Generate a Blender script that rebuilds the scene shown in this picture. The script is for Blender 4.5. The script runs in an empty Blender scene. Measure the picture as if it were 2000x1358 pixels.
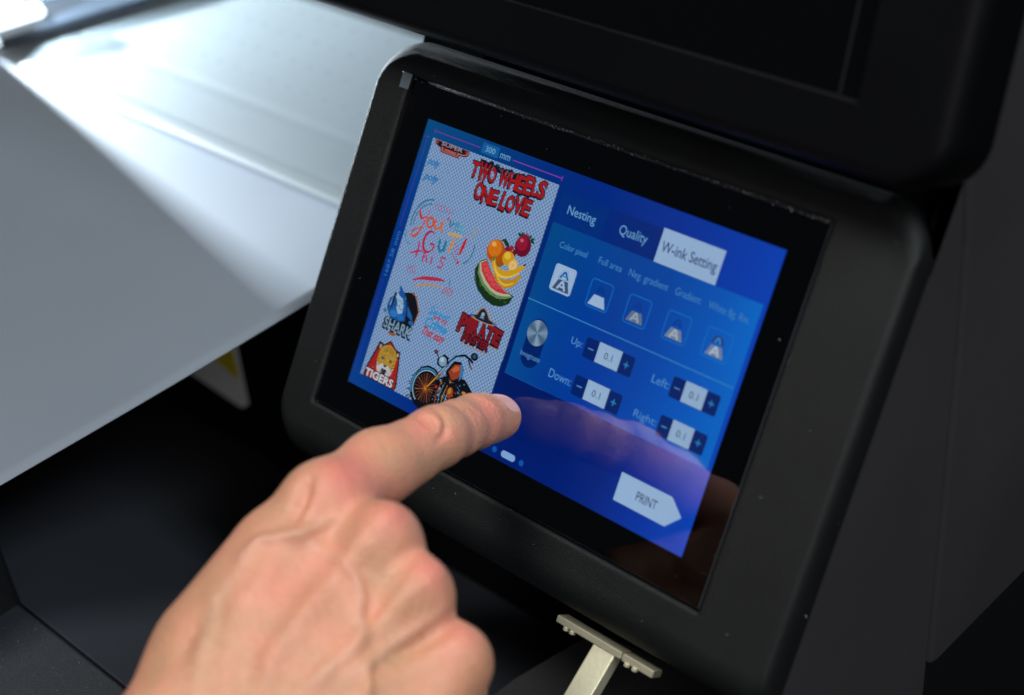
import bpy, bmesh, math, random
import numpy as np
from mathutils import Vector, Matrix
random.seed(7)
np.random.seed(7)

# ------------------------------------------------------------------ frames
# Lengths are worked out in panel units u (1 u = 0.876 mm; a 7 inch display).
# Panel frame: x right, y up along the glass, z out of the glass.
S = 0.8764e-3
TH = math.radians(55)
SN, CS = math.sin(TH), math.cos(TH)
Rc = np.array([[0.7024334704252018, 0.3023844790884948, -0.6443220052371226],
               [0.3286159965518356, -0.9407862525811781, -0.08326315970768514],
               [-0.6313467719380934, -0.15324768761923704, -0.760208129266391]])
Tc = np.array([11.651771147056474, -9.120311408210824, 633.012198466793])
FPX = 3460.0
CAMP = -Rc.T @ Tc


def W(p):                       # panel point (u) -> world (m)
    return Vector((p[0]*S, (CS*p[1]-SN*p[2])*S, (SN*p[1]+CS*p[2])*S))


def WV(X, F, h):                # room axes: X along machine, F towards the user, h up
    return Vector((X*S, -F*S, h*S))


def on_z(px, py, z):            # point of the panel frame at height z over the glass
    d = Rc.T @ np.array([(px-1000)/FPX, (py-679)/FPX, 1.0])
    return CAMP + d*((z-CAMP[2])/d[2])


def to_px(P):
    q = P @ Rc.T + Tc
    return np.stack([1000+FPX*q[:, 0]/q[:, 2], 679+FPX*q[:, 1]/q[:, 2]], 1)


# ------------------------------------------------------------------ camera, world, light
sc = bpy.context.scene
cam = bpy.data.cameras.new('camera')
camo = bpy.data.objects.new('camera', cam)
sc.collection.objects.link(camo)
sc.camera = camo
cam.sensor_fit = 'HORIZONTAL'
cam.sensor_width = 36.0
cam.lens = 36.0*FPX/2000
cam.clip_start = 0.01
cam.clip_end = 50
cx, cy, cz = [Rc.T @ np.array(v, float) for v in ((1, 0, 0), (0, -1, 0), (0, 0, -1))]
M = Matrix.Identity(4)
for i, a in enumerate((cx, cy, cz)):
    w = W(a)/S
    for j in range(3):
        M[j][i] = w[j]
wl = W(CAMP)
for j in range(3):
    M[j][3] = wl[j]
camo.matrix_world = M
cam.dof.use_dof = True
cam.dof.focus_distance = 652*S
cam.dof.aperture_fstop = 7.2

world = bpy.data.worlds.new("World")
sc.world = world
world.use_nodes = True
bg = world.node_tree.nodes['Background']
bg.inputs[0].default_value = (0.55, 0.75, 1.0, 1)
bg.inputs[1].default_value = 0.05
sc.view_settings.view_transform = 'Standard'
sc.view_settings.look = 'None'
sc.view_settings.exposure = 0.0
sc.view_settings.gamma = 1.0
sc.render.film_transparent = False


def area(name, loc, target, size, energy, color, sy=None):
    l = bpy.data.lights.new(name, 'AREA')
    l.shape = 'RECTANGLE'
    l.size = size
    l.size_y = sy or size
    l.energy = energy
    l.color = color
    o = bpy.data.objects.new(name, l)
    sc.collection.objects.link(o)
    o.location = loc
    o.rotation_euler = (Vector(target)-Vector(loc)).to_track_quat('-Z', 'Y').to_euler()
    return o


area('ceiling_light', (-0.14, -0.42, 1.2), (0.03, -0.08, 0.0), 0.5, 12.2, (1.0, 0.97, 0.94), 0.35)
area('right_fill', (1.0, -0.75, 0.75), (0.05, 0, -0.05), 0.6, 5.5, (1.0, 0.93, 0.93))  # soft fill added from the camera's right, no known lamp
area('edge_fill', (0.95, 0.05, 1.05), (0.1, 0.0, 0.0), 0.4, 12.0, (0.88, 0.97, 1.0))  # added light for the upper right edges and end caps, not a window

# ------------------------------------------------------------------ materials


def mat(name, base, rough=0.5, metal=0.0, spec=0.5, bump=None, bump_d=0.0002, coat=0.0, var=0.0, vs=20, det=4, rvar=0):
    m = bpy.data.materials.new(name)
    m.use_nodes = True
    nt = m.node_tree
    b = nt.nodes['Principled BSDF']
    b.inputs['Base Color'].default_value = (*base, 1)
    b.inputs['Roughness'].default_value = rough
    b.inputs['Metallic'].default_value = metal
    b.inputs['Specular IOR Level'].default_value = spec
    b.inputs['Coat Weight'].default_value = coat
    tc = nt.nodes.new('ShaderNodeTexCoord')
    if bump:
        n = nt.nodes.new('ShaderNodeTexNoise')
        n.inputs['Scale'].default_value = bump
        n.inputs['Detail'].default_value = det
        nt.links.new(tc.outputs['Object'], n.inputs['Vector'])
        bp = nt.nodes.new('ShaderNodeBump')
        bp.inputs['Distance'].default_value = bump_d
        bp.inputs['Strength'].default_value = 1.0
        nt.links.new(n.outputs['Fac'], bp.inputs['Height'])
        nt.links.new(bp.outputs['Normal'], b.inputs['Normal'])
    if var or rvar:
        n = nt.nodes.new('ShaderNodeTexNoise')
        n.inputs['Scale'].default_value = vs
        n.inputs['Detail'].default_value = 5
        nt.links.new(tc.outputs['Object'], n.inputs['Vector'])
        if var:
            mr = nt.nodes.new('ShaderNodeMapRange')
            mr.inputs['From Min'].default_value = 0.3
            mr.inputs['From Max'].default_value = 0.7
            mr.inputs['To Min'].default_value = 1-var
            mr.inputs['To Max'].default_value = 1+var
            nt.links.new(n.outputs['Fac'], mr.inputs['Value'])
            vm = nt.nodes.new('ShaderNodeVectorMath')
            vm.operation = 'SCALE'
            vm.inputs[0].default_value = base
            nt.links.new(mr.outputs['Result'], vm.inputs['Scale'])
            nt.links.new(vm.outputs['Vector'], b.inputs['Base Color'])
        if rvar:
            mr = nt.nodes.new('ShaderNodeMapRange')
            mr.inputs['From Min'].default_value = 0.3
            mr.inputs['From Max'].default_value = 0.7
            mr.inputs['To Min'].default_value = rough-rvar
            mr.inputs['To Max'].default_value = rough+rvar
            nt.links.new(n.outputs['Fac'], mr.inputs['Value'])
            nt.links.new(mr.outputs['Result'], b.inputs['Roughness'])
    return m


def lin(c):
    return tuple(((v/255)/12.92 if v <= 10 else ((v/255+0.055)/1.055)**2.4) for v in c)


_em = {}


def em(rgb):
    rgb = tuple(int(v) for v in rgb)
    if rgb in _em:
        return _em[rgb]
    m = bpy.data.materials.new('lit_pixels')
    m.use_nodes = True
    nt = m.node_tree
    nt.nodes.remove(nt.nodes['Principled BSDF'])
    e = nt.nodes.new('ShaderNodeEmission')
    e.inputs[0].default_value = (*lin(rgb), 1)
    nt.links.new(e.outputs[0], nt.nodes['Material Output'].inputs[0])
    _em[rgb] = m
    return m


M_house = mat('powder_coated_black', (0.006, 0.0071, 0.0073), 0.5, spec=0.3, bump=2600, bump_d=0.00026, det=2, var=0.12, vs=60)
M_edge = mat('satin_black_edge', (0.012, 0.012, 0.013), 0.3)
M_bezel = mat('black_ink', (0.0009, 0.0009, 0.0012), 0.7, spec=0.0)
M_cover = mat('cover_black', (0.0017, 0.0019, 0.0025), 0.48, spec=0.15, bump=900, bump_d=0.00005, rvar=0.06, vs=12)
M_window = mat('smoked_acrylic', (0.0015, 0.0015, 0.0015), 0.08, spec=0.35)
M_cab = mat('cabinet_dark', (0.031, 0.029, 0.031), 0.5, spec=0.4, bump=1200, bump_d=0.0001, var=0.08, vs=10, rvar=0.05)
M_front = mat('front_plate_dark', (0.030, 0.034, 0.043), 0.5, spec=0.3, bump=1200, bump_d=0.0001)
M_slot = mat('slot_black', (0.003, 0.003, 0.0035), 0.7, spec=0.15)
M_up = mat('upright_black', (0.006, 0.0065, 0.008), 0.4, spec=0.4)
M_tray = mat('tray_dark_speckled', (0.02, 0.024, 0.03), 0.42, spec=0.5, bump=2800, bump_d=0.00025, det=2, var=0.15, vs=600)
M_steel = mat('brushed_nickel', (0.66, 0.64, 0.46), 0.40, 0.6, bump=700, bump_d=0.00005, rvar=0.06, vs=60)
M_platen = mat('platen_grey', (0.125, 0.148, 0.155), 0.5, spec=0.4, var=0.04, vs=14)
M_rail = mat('rail_dark', (0.03, 0.04, 0.055), 0.3, spec=0.5)
M_film = mat('matte_film', (0.155, 0.183, 0.216), 0.55, spec=0.35, var=0.03, vs=7, rvar=0.05)
M_dust = mat('dust', (0.55, 0.55, 0.52), 0.8)


def glass_mat():
    m = bpy.data.materials.new('screen_glass')
    m.use_nodes = True
    nt = m.node_tree
    nt.nodes.remove(nt.nodes['Principled BSDF'])
    tr = nt.nodes.new('ShaderNodeBsdfTransparent')
    gl = nt.nodes.new('ShaderNodeBsdfGlossy')
    tc = nt.nodes.new('ShaderNodeTexCoord')
    ns = nt.nodes.new('ShaderNodeTexNoise')
    ns.inputs['Scale'].default_value = 45
    ns.inputs['Detail'].default_value = 6
    nt.links.new(tc.outputs['Object'], ns.inputs['Vector'])
    mr = nt.nodes.new('ShaderNodeMapRange')
    mr.inputs['From Min'].default_value = 0.35
    mr.inputs['From Max'].default_value = 0.75
    mr.inputs['To Min'].default_value = 0.015
    mr.inputs['To Max'].default_value = 0.10
    nt.links.new(ns.outputs['Fac'], mr.inputs['Value'])
    nt.links.new(mr.outputs['Result'], gl.inputs['Roughness'])
    fr = nt.nodes.new('ShaderNodeFresnel')
    fr.inputs['IOR'].default_value = 1.62
    mx = nt.nodes.new('ShaderNodeMixShader')
    nt.links.new(fr.outputs[0], mx.inputs[0])
    nt.links.new(tr.outputs[0], mx.inputs[1])
    nt.links.new(gl.outputs[0], mx.inputs[2])
    nt.links.new(mx.outputs[0], nt.nodes['Material Output'].inputs[0])
    return m


M_glass = glass_mat()

# ------------------------------------------------------------------ object helpers


def link(name, verts, faces, m, parent=None, smooth=False, mi=None):
    me = bpy.data.meshes.new(name)
    me.from_pydata([tuple(v) for v in verts], [], faces)
    for x in (m if isinstance(m, (list, tuple)) else [m]):
        me.materials.append(x)
    if mi is not None:
        me.polygons.foreach_set('material_index', mi)
    if smooth:
        me.polygons.foreach_set('use_smooth', [True]*len(me.polygons))
    me.update()
    o = bpy.data.objects.new(name, me)
    sc.collection.objects.link(o)
    if parent:
        o.parent = parent
    return o


def thing(name, label, cat, loc=(0, 0, 0), rx=0.0, group=None):
    o = bpy.data.objects.new(name, None)
    o.empty_display_size = 0.02
    sc.collection.objects.link(o)
    o.location = loc
    o.rotation_euler = (rx, 0, 0)
    tag(o, label, cat, group)
    return o


def tag(o, label, cat, group=None, kind=None):
    if label:
        o['label'] = label
    if cat:
        o['category'] = cat
    if group:
        o['group'] = group
    if kind:
        o['kind'] = kind
    return o


class Geo:
    def __init__(s):
        s.v = []
        s.f = []

    def prism(s, poly, d):      # poly: list of 3d points, d: extrusion vector
        n = len(poly)
        b = len(s.v)
        d = Vector(d)
        s.v += [Vector(p) for p in poly] + [Vector(p)+d for p in poly]
        s.f.append(tuple(range(b, b+n))[::-1])
        s.f.append(tuple(range(b+n, b+2*n)))
        for i in range(n):
            j = (i+1) % n
            s.f.append((b+i, b+j, b+n+j, b+n+i))
        return s

    def box(s, lo, hi, fn=lambda *p: Vector(p)):
        x0, y0, z0 = lo
        x1, y1, z1 = hi
        b = len(s.v)
        s.v += [fn(x, y, z) for z in (z0, z1) for x, y in ((x0, y0), (x1, y0), (x1, y1), (x0, y1))]
        for q in ((3, 2, 1, 0), (4, 5, 6, 7), (0, 1, 5, 4), (1, 2, 6, 5), (2, 3, 7, 6), (3, 0, 4, 7)):
            s.f.append(tuple(b+i for i in q))
        return s

    def cyl(s, a, b_, r, n=24):
        a, b_ = Vector(a), Vector(b_)
        d = (b_-a).normalized()
        e = d.orthogonal().normalized()
        g = d.cross(e)
        ring = [a+(e*math.cos(2*math.pi*i/n)+g*math.sin(2*math.pi*i/n))*r for i in range(n)]
        return s.prism(ring, b_-a)

    def obj(s, name, m, parent=None, bevel=0, seg=2, smooth=False):
        o = link(name, s.v, s.f, m, parent, smooth)
        bm = bmesh.new()
        bm.from_mesh(o.data)
        bmesh.ops.recalc_face_normals(bm, faces=bm.faces)
        bm.to_mesh(o.data)
        bm.free()
        if bevel:
            md = o.modifiers.new('bevel', 'BEVEL')
            md.width = bevel
            md.segments = seg
            md.limit_method = 'ANGLE'
            md.angle_limit = math.radians(30)
            md.harden_normals = False
        return o


def P3(x, y, z):
    return Vector((x*S, y*S, z*S))


def ring(x0, x1, y0, y1, r, z, n=10):
    out = []
    rr = r if isinstance(r, (tuple, list)) else (r, r, r, r)   # BL, BR, TR, TL
    for (cx_, cy_, a0, q) in ((x0+rr[0], y0+rr[0], 180, rr[0]), (x1-rr[1], y0+rr[1], 270, rr[1]),
                              (x1-rr[2], y1-rr[2], 0, rr[2]), (x0+rr[3], y1-rr[3], 90, rr[3])):
        for i in range(n+1):
            a = math.radians(a0+90*i/n)
            out.append(P3(cx_+q*math.cos(a), cy_+q*math.sin(a), z))
    return out


def loft(name, rings, m, parent=None, cap=(False, True), smooth=True):
    n = len(rings[0])
    v = [p for r in rings for p in r]
    f = []
    for k in range(len(rings)-1):
        for i in range(n):
            j = (i+1) % n
            f.append((k*n+i, k*n+j, (k+1)*n+j, (k+1)*n+i))
    if cap[0]:
        f.append(tuple(range(n))[::-1])
    if cap[1]:
        f.append(tuple(range((len(rings)-1)*n, len(rings)*n)))
    o = link(name, v, f, m, parent, smooth)
    bm = bmesh.new()
    bm.from_mesh(o.data)
    bmesh.ops.recalc_face_normals(bm, faces=bm.faces)
    for e in bm.edges:
        if len(e.link_faces) == 2 and e.calc_face_angle(0) > math.radians(38):
            e.smooth = False
    bm.to_mesh(o.data)
    bm.free()
    return o


# ------------------------------------------------------------------ PRINTER (the machine around the panel)
prn = thing('printer', 'large black printer body with tilted lid and pale lit platen behind the touchscreen', 'printer', WV(0, 0, -45))
off = WV(0, 0, -45)


def R_(X, F, h):
    return WV(X, F, h)-off


def RP(p):
    return W(p)-off


# platen: flat grey metal bed with a seam, a front guide strip and rows of suction holes
g = Geo()
nx, prof = 2, []
for F in [-330, -180, -120]+[-114+0.8*q for q in range(23)]+[-90, -80]+[-74+0.6*q for q in range(25)]+[-50, -42, -41, -41]:
    h = -46.2
    h += -0.5*math.exp(-((F+105.5)/4.0)**2)
    h += 0.8*math.exp(-((F+67)/4.6)**4)
    prof.append((F, h))
prof[-1] = (-41, -60)
prof[-2] = (-41, -47.5)
vs, fs = [], []
for X in (-720, -60):
    for F, h in prof:
        vs.append(R_(X, F, h))
n = len(prof)
for i in range(n-1):
    fs.append((i, i+1, n+i+1, n+i))
o = link('platen', vs, fs, M_platen, prn, False)
md = o.modifiers.new('thick', 'SOLIDIFY')
md.thickness = 0.002
md.offset = -1
g = Geo()
for k in range(26):
    for F in (-128, -150, -172, -194):
        X = -470+k*15+(7 if F in (-150, -194) else 0)
        g.cyl(R_(X, F, -46.4), R_(X, F, -46.16), 1.7*S, 12)
tag(g.obj('suction_holes', mat('hole_shadow', (0.105, 0.125, 0.13), 0.8), prn), None, None)

# wall under the platen and dark shelf
Geo().box((-720, -45, -420), (131, -41.5, -61), R_).obj('front_wall', M_slot, prn)
Geo().prism([R_(-720, -41.2, -222), R_(-720, 155.6, -113.5), R_(-720, 155.6, -119.5), R_(-720, -41.2, -228)], R_(820, 0, 0)-R_(0, 0, 0)).obj('front_slope', M_front, prn, bevel=0.0008)
# rail at the far end of the bed with the lamp that lights the bed
d = (R_(-458, -190, 0)-R_(-503, -62, 0))
g = Geo()
g.prism([R_(-504, -66, -43), R_(-458, -190, -43), R_(-486, -200, -38), R_(-538, -76, -38)], R_(0, 0, 5)-R_(0, 0, 0))
rail = g.obj('side_rail', M_rail, prn, bevel=0.0012)
M_chrome = mat('polished_clamp', (0.75, 0.8, 0.85), 0.15, 1.0)
Geo().prism([R_(-513, -88, -30), R_(-503, -112, -30), R_(-515, -118, -24), R_(-527, -94, -24)], R_(0, 0, 10)-R_(0, 0, 0)).obj('rail_clamp', M_chrome, prn, bevel=0.002, seg=3)
lampm = bpy.data.materials.new('led_lens')
lampm.use_nodes = True
lampm.node_tree.nodes['Principled BSDF'].inputs['Emission Color'].default_value = (0.8, 0.93, 1, 1)
lampm.node_tree.nodes['Principled BSDF'].inputs['Emission Strength'].default_value = 3.0
lens = Geo().prism([R_(-512, -64, -36), R_(-502, -98, -36), R_(-530, -104, -33), R_(-545, -66, -33)], R_(0, 0, 6)-R_(0, 0, 0)).obj('led_lamp', lampm, prn, bevel=0.003, seg=3)
sp = bpy.data.lights.new('led_beam', 'SPOT')
sp.energy = 2.6
sp.color = (0.74, 0.88, 1.0)
sp.spot_size = math.radians(84)
sp.spot_blend = 0.12
sp.shadow_soft_size = 0.004
spo = bpy.data.objects.new('led_beam', sp)
sc.collection.objects.link(spo)
spo.location = WV(-517, -62, 4)
az = math.radians(-32)
tgt = WV(-517+300*math.cos(az), -62+300*math.sin(az), -70)
spo.rotation_euler = (tgt-spo.location).to_track_quat('-Z', 'Y').to_euler()
bay = area('bay_fill', WV(-900, -130, 150), WV(-300, -90, -46), 27*S, 19.5, (0.78, 0.90, 1.0))  # added out-of-frame source, evens the light along bed and film
# added unseen panel, far left: keeps the bay fill off the film's front
Geo().box((-512, -59, -300), (-502, 320, 260), R_).obj('light_blocker', M_cab, prn, bevel=0.001)

# right end cap: flat panels facing +X with a vertical seam, bottom edge rising to the back
capA = [R_(131.5, f, h) for f, h in ((52, 110), (-60.5, 110), (-60.5, 60), (-59, 0), (-45.5, -128), (-44, -140), (-30, -152), (60, -190), (90, -190), (90, -80))]


def capx(fh, x0=131.5, t=6):
    return Geo().prism([R_(x0, f, h) for f, h in fh], R_(-t, 0, 0)-R_(0, 0, 0))


def pf(y, z):                   # panel (y,z) -> (F,h)
    return (-CS*y+SN*z, SN*y+CS*z)


lineA = [pf(100, -10.2), pf(60, -10.2), pf(-85, -10.2), pf(-150, -10.2)]
capx([lineA[0], (-62.5, 115), (-62.5, 44), (-59.4, 3), (-44.6, -130), (-42, -150), (-20, -220), (60, -220), lineA[3], lineA[2], lineA[1]][::-1]).obj('end_cap', M_cab, prn, bevel=0.0011, seg=3)
capx([(-64.3, 115), (-64.3, 44), (-61.2, 3), (-46.6, -128), (-52, -129.5), (-110, -128), (-220, -100), (-330, -80), (-330, 115)], 131.5).obj('side_cover', M_cab, prn, bevel=0.0022, seg=4)
Geo().box((-60, -300, -420), (124, -46, -62), R_).obj('body', M_slot, prn)
# base tray seen below the panel
zt = -112


def oh(px, py, h):              # image landmark on a level plane -> (X, F)
    d = Rc.T @ np.array([(px-1000)/FPX, (py-679)/FPX, 1.0])
    up = np.array([0, SN, CS])
    p = CAMP + d*((h-up@CAMP)/(up@d))
    return p[0], -CS*p[1]+SN*p[2]


h0 = -150
pts = [oh(930, 1380, h0), oh(1000, 1326, h0), oh(1165, 1228, h0), oh(1460, 1368, h0), oh(1470, 1440, h0), oh(900, 1440, h0)]
M_base = mat('base_tray_grey', (0.022, 0.022, 0.024), 0.5, bump=1200, bump_d=0.0001)
Geo().prism([R_(x, f, h0) for x, f in pts][::-1], R_(0, 0, -8)-R_(0, 0, 0)).obj('base_tray', M_base, prn, bevel=0.001)
# collecting tray at lower left with its upright lip
hT = -112
e0, e1 = oh(45, 1168, hT), oh(240, 1342, hT)
Fm = 157.0
Geo().box((-420, Fm, hT-30), (-20, Fm+160, hT), R_).obj('tray', M_tray, prn, bevel=0.0012, seg=3)
Geo().box((-300, Fm-1.7, hT-29), (-162, Fm+60, hT+33), R_).obj('tray_upright', M_up, prn, bevel=0.003, seg=4)
# tilted lid above the panel
LN = math.sqrt(1+0.22**2)
ev = np.array([0, 1, 0.22])/LN
en = np.array([0, -0.22, 1])/LN
lo_ = np.array([0, 80, 30.0])
lo_ = lo_ + ev*(85.9-lo_@ev)


def LP(x, v, w):                # lid frame: x, v up the lid, w out of it
    return RP(np.array([x, 0, 0])+lo_*np.array([0, 1, 1])+ev*v+en*w)


def lring(x0, x1, v0, v1, r, w, n=10):
    out = []
    for (a_, b_, a0) in ((x0+r, v0+r, 180), (x1-r, v0+r, 270), (x1-r, v1-r, 0), (x0+r, v1-r, 90)):
        for i in range(n+1):
            a = math.radians(a0+90*i/n)
            out.append(LP(a_+r*math.cos(a), b_+r*math.sin(a), w))
    return out


rs = []
X0, X1, V0, V1 = -700, 148, 0.5, 330
rs.append(lring(-500, 114.5, 23, 300, 0.8, -3))
rs.append(lring(-500, 114.5, 23, 300, 0.8, -0.5))
rs.append(lring(-500.6, 115.1, 22.4, 300.6, 1.2, 0))
rs.append(lring(-502, 116.5, 21, 302, 1.5, 0))
rs.append(lring(X0+6.8, X1-6.8, V0+5.8, V1-6.8, 11.6, 0))
rs.append(lring(X0+6, X1-6, V0+5, V1-6, 12, 0))
for a in (20, 40, 60, 80, 90):
    a = math.radians(a)
    o_ = 6*(1-math.sin(a))
    ov = 5*(1-math.sin(a))
    rs.append(lring(X0+o_, X1-o_, V0+ov, V1-o_, 12+6*math.sin(a), -8*(1-math.cos(a))))
rs.append(lring(X0, X1, V0, V1, 18, -24))
rs.append(lring(X0, X1-9, V0, V1, 14, -34))
lid = loft('lid', rs, M_cover, prn, cap=(False, True))
win = Geo()
win.prism([LP(-500.5, 22.5, -2.2), LP(115, 22.5, -2.2), LP(115, 300.5, -2.2), LP(-500.5, 300.5, -2.2)], LP(0, 0, -3)-LP(0, 0, 0))
win.obj('window', M_window, lid)
inner = Geo()
inner.prism([LP(106.5, 23.2, -2.15), LP(107.3, 23.2, -2.15), LP(107.3, 300, -2.15), LP(106.5, 300, -2.15)], LP(0, 0, 0.12)-LP(0, 0, 0))
inner.obj('window_seam', M_edge, lid)
# sill strip between lid and film at the upper left
Geo().box((-700, -214, -46), (-140, -206, 36), R_).obj('lid_inner_edge', mat('inner_edge', (0.03, 0.032, 0.034), 0.4), prn)

# yellow and white warning label on the wall under the film
def wallpt(px, py, F0=-41.2):
    d = Rc.T @ np.array([(px-1000)/FPX, (py-679)/FPX, 1.0])
    Fv = np.array([0, -CS, SN])
    p = CAMP + d*((F0-Fv@CAMP)/(Fv@d))
    return R_(p[0], F0, SN*p[1]+CS*p[2])


M_paper = mat('label_white', (0.9, 0.93, 0.95), 0.6, var=0.06, vs=40)
lab = Geo().prism([wallpt(330, 700), wallpt(474, 797), wallpt(486, 790), wallpt(462, 672), wallpt(440, 640), wallpt(330, 640)], WV(0, 0.4, 0)).obj('warning_label', M_paper, prn)
Geo().prism([wallpt(405, 690), wallpt(463, 738), wallpt(468, 735), wallpt(452, 672), wallpt(405, 650)], WV(0, 0.55, 0)).obj('yellow_field', mat('label_yellow', (0.85, 0.7, 0.02), 0.6), lab)

# ------------------------------------------------------------------ FILM
NX, NF = 70, 60
vs, fs = [], []
for j in range(NF+1):
    F = -59.0+j*(252.0/NF)
    for i in range(NX+1):
        X = -720+(720-145.0)*i/NX
        h = -45.0
        h += 0.9*math.sin(X/95+F/60)*min(1, (F+59)/40) + 0.5*math.sin(X/33-F/41)*min(1, (F+59)/60)
        if F > 165:
            h -= (F-165)**2/60
        vs.append(WV(X+0.5*math.sin(F/37), F, h))
for j in range(NF):
    for i in range(NX):
        a = j*(NX+1)+i
        fs.append((a, a+1, a+NX+2, a+NX+1))
film = link('film_sheet', vs, fs, M_film, None, True)
md = film.modifiers.new('thick', 'SOLIDIFY')
md.thickness = 0.0003
tag(film, 'wide pale grey printing film spread over the lit platen left of the touchscreen', 'printing film')

# ------------------------------------------------------------------ METAL LEVER under the panel
lev = thing('metal_lever', 'nickel metal lever with crossbar and slotted stem hanging under the touchscreen housing', 'lever', W((66, -96, -12)), TH)
LO = np.array([66, -96, -12.0])


def LL(x, y, z):
    return P3(x-LO[0], y-LO[1], z-LO[2])


Geo().box((39.6, -98.6, -15), (70.3, -95.9, -9), LL).obj('crossbar', M_steel, lev, bevel=0.0004, seg=3)
Geo().box((70.6, -98.9, -15), (84.6, -96.1, -9.5), LL).obj('end_block', M_steel, lev, bevel=0.0004, seg=3)
g = Geo()
sd = Vector((0, -0.93, 0.36))
sx = Vector((1, 0, 0))
sn = sx.cross(sd)


def ST(a, l, c):
    return (sx*a+sd*l+sn*c)*S + LL(0, 0, 0) + P3(0, -98.4, -13.0)


g.box((57.5, 0, -3.0), (67.5, 36, 2.2), ST)
stem = g.obj('stem', M_steel, lev, bevel=0.0004, seg=3)
g = Geo()
for c in (62.6,):
    g.prism([ST(c+3.1*math.cos(a*math.pi/10), 29+5.5*math.sin(a*math.pi/10), -3.7) for a in range(20)], (ST(0, 0, -3.42)-ST(0, 0, -3.7)))
    g.prism([ST(c+3.1*math.cos(a*math.pi/10), 29+5.5*math.sin(a*math.pi/10), 2.62) for a in range(20)], (ST(0, 0, 2.9)-ST(0, 0, 2.62)))
g.obj('slot', mat('slot_dark', (0.008, 0.008, 0.008), 0.6), stem)
for x in (44.5, 47.5, 73.5, 77.0):
    Geo().cyl(LL(x, -98.5, -9.8), LL(x, -99.9, -9.8), 1.15*S, 14).obj('screw', M_steel, lev, bevel=0.0002)

# ------------------------------------------------------------------ CONTROL PANEL
pan = thing('control_panel', 'black textured touchscreen control panel with glowing blue menu, touched by the finger', 'touchscreen', W((0, 0, 0)), TH)
rr = []
rr.append(ring(-100.3, 99.6, -67.3, 67.3, 1.0, -4))
rr.append(ring(-100.3, 99.6, -67.3, 67.3, 1.0, 0.1))
rr.append(ring(-100.6, 99.9, -67.6, 67.6, 1.2, 0.55))
rr.append(ring(-101.4, 100.7, -68.4, 68.4, 1.8, 0.9))
BX0, BX1, BY0, BY1 = -118.3, 132, -91.0, 81.5
bl, br_, bb, bt = 0.9, 2.5, 13, 8
rr.append(ring(-102.2, 101.5, -69.2, 69.2, 2.2, 0.9))
rr.append(ring(BX0+bl+0.8, BX1-br_-0.8, BY0+bb+0.8, BY1-bt-0.8, (9.6, 5.6, 15.6, 14.6), 0.9))
for a in (0, 12, 25, 38, 50, 62, 75, 90):
    a = math.radians(a)
    k = 1-math.sin(a)
    dz = -(1-math.cos(a))
    q = ring(BX0+bl*k, BX1-br_*k, BY0+bb*k, BY1-bt*k, (14-4*k, 9-3*k, 19-3*k, 20-5*k), 0)
    out = []
    for p in q:
        y = p.y/S
        x = p.x/S
        ddy = 11*dz if y < -60 else (7*dz if y > 60 else 5*dz)
        ty = min(1, max(0, (-60-y)/25))
        ty2 = min(1, max(0, (y-60)/12))
        ddd = 1.3*dz*(1-ty)*(1-ty2)+11*dz*ty+6*dz*ty2
        out.append(P3(x, y, 0.9+ddd))
    rr.append(out)
rr.append([Vector((p.x, p.y, -10.0*S if p.y/S > -60 else -11.5*S)) for p in rr[-1]])
rr.append([Vector((p.x*0.985, p.y*0.985, -13.0*S)) for p in rr[-1]])
housing = loft('housing', rr, M_house, pan, cap=(False, True))
Geo().box((-100, -60, -95), (119, 76.5, -13.2), P3).box((-102, 76.6, -95), (119, 108, -20), P3).box((-114, 74, -60), (-80, 110, -13.6), P3).obj('gap_filler', M_slot, pan)  # black filler added behind the housing: stands for shade under the lid
# little clear tab of protective film at the glass corner
tabm = mat('clear_tab', (0.10, 0.12, 0.14), 0.25)
Geo().box((-104.3, 61.5, 1.02), (-99.2, 67.6, 1.45), P3).obj('film_tab', tabm, pan, bevel=0.0002)

# glass: a thin slab, open at the back
gv = [P3(x, y, z) for z in (0, -1.0) for x, y in ((-99.3, -66.3), (98.6, -66.3), (98.6, 66.3), (-99.3, 66.3))]
glass = link('glass', gv, [(0, 1, 2, 3)], M_glass, pan)
gl_e = link('glass_edge', gv, [(0, 4, 5, 1), (1, 5, 6, 2), (2, 6, 7, 3), (3, 7, 4, 0)], mat('polished_edge', (0.10, 0.11, 0.11), 0.2), glass)
M_lcd = glass_mat()
for n_ in M_lcd.node_tree.nodes:
    if n_.type == 'FRESNEL':
        n_.inputs['IOR'].default_value = 2.8
    if n_.type == 'MAP_RANGE':
        n_.inputs['To Min'].default_value = 0.03
        n_.inputs['To Max'].default_value = 0.07
link('touch_layer', [P3(x, y, -0.2) for x, y in ((-86.1, -53.6), (86.1, -53.6), (86.1, 53.6), (-86.1, 53.6))], [(0, 1, 2, 3)], M_lcd, glass)
# black printed border round the active area
ax0, ax1, ay0, ay1 = -86.15, 86.15, -53.69, 53.69
bz = -0.25
bv = [P3(x, y, bz) for x, y in ((-99.1, -66.1), (98.4, -66.1), (98.4, 66.1), (-99.1, 66.1), (ax0, ay0), (ax1, ay0), (ax1, ay1), (ax0, ay1))]
link('bezel', bv, [(0, 1, 5, 4), (1, 2, 6, 5), (2, 3, 7, 6), (3, 0, 4, 7)], M_bezel, pan)

# --- the display: picture coordinates 1280 x 800, y down
DZ = -0.95


def U(x, y, l=0):
    return ((x/1280-0.5)*172.3*S, (0.5-y/800)*107.375*S, (DZ+l*0.03)*S)


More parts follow.
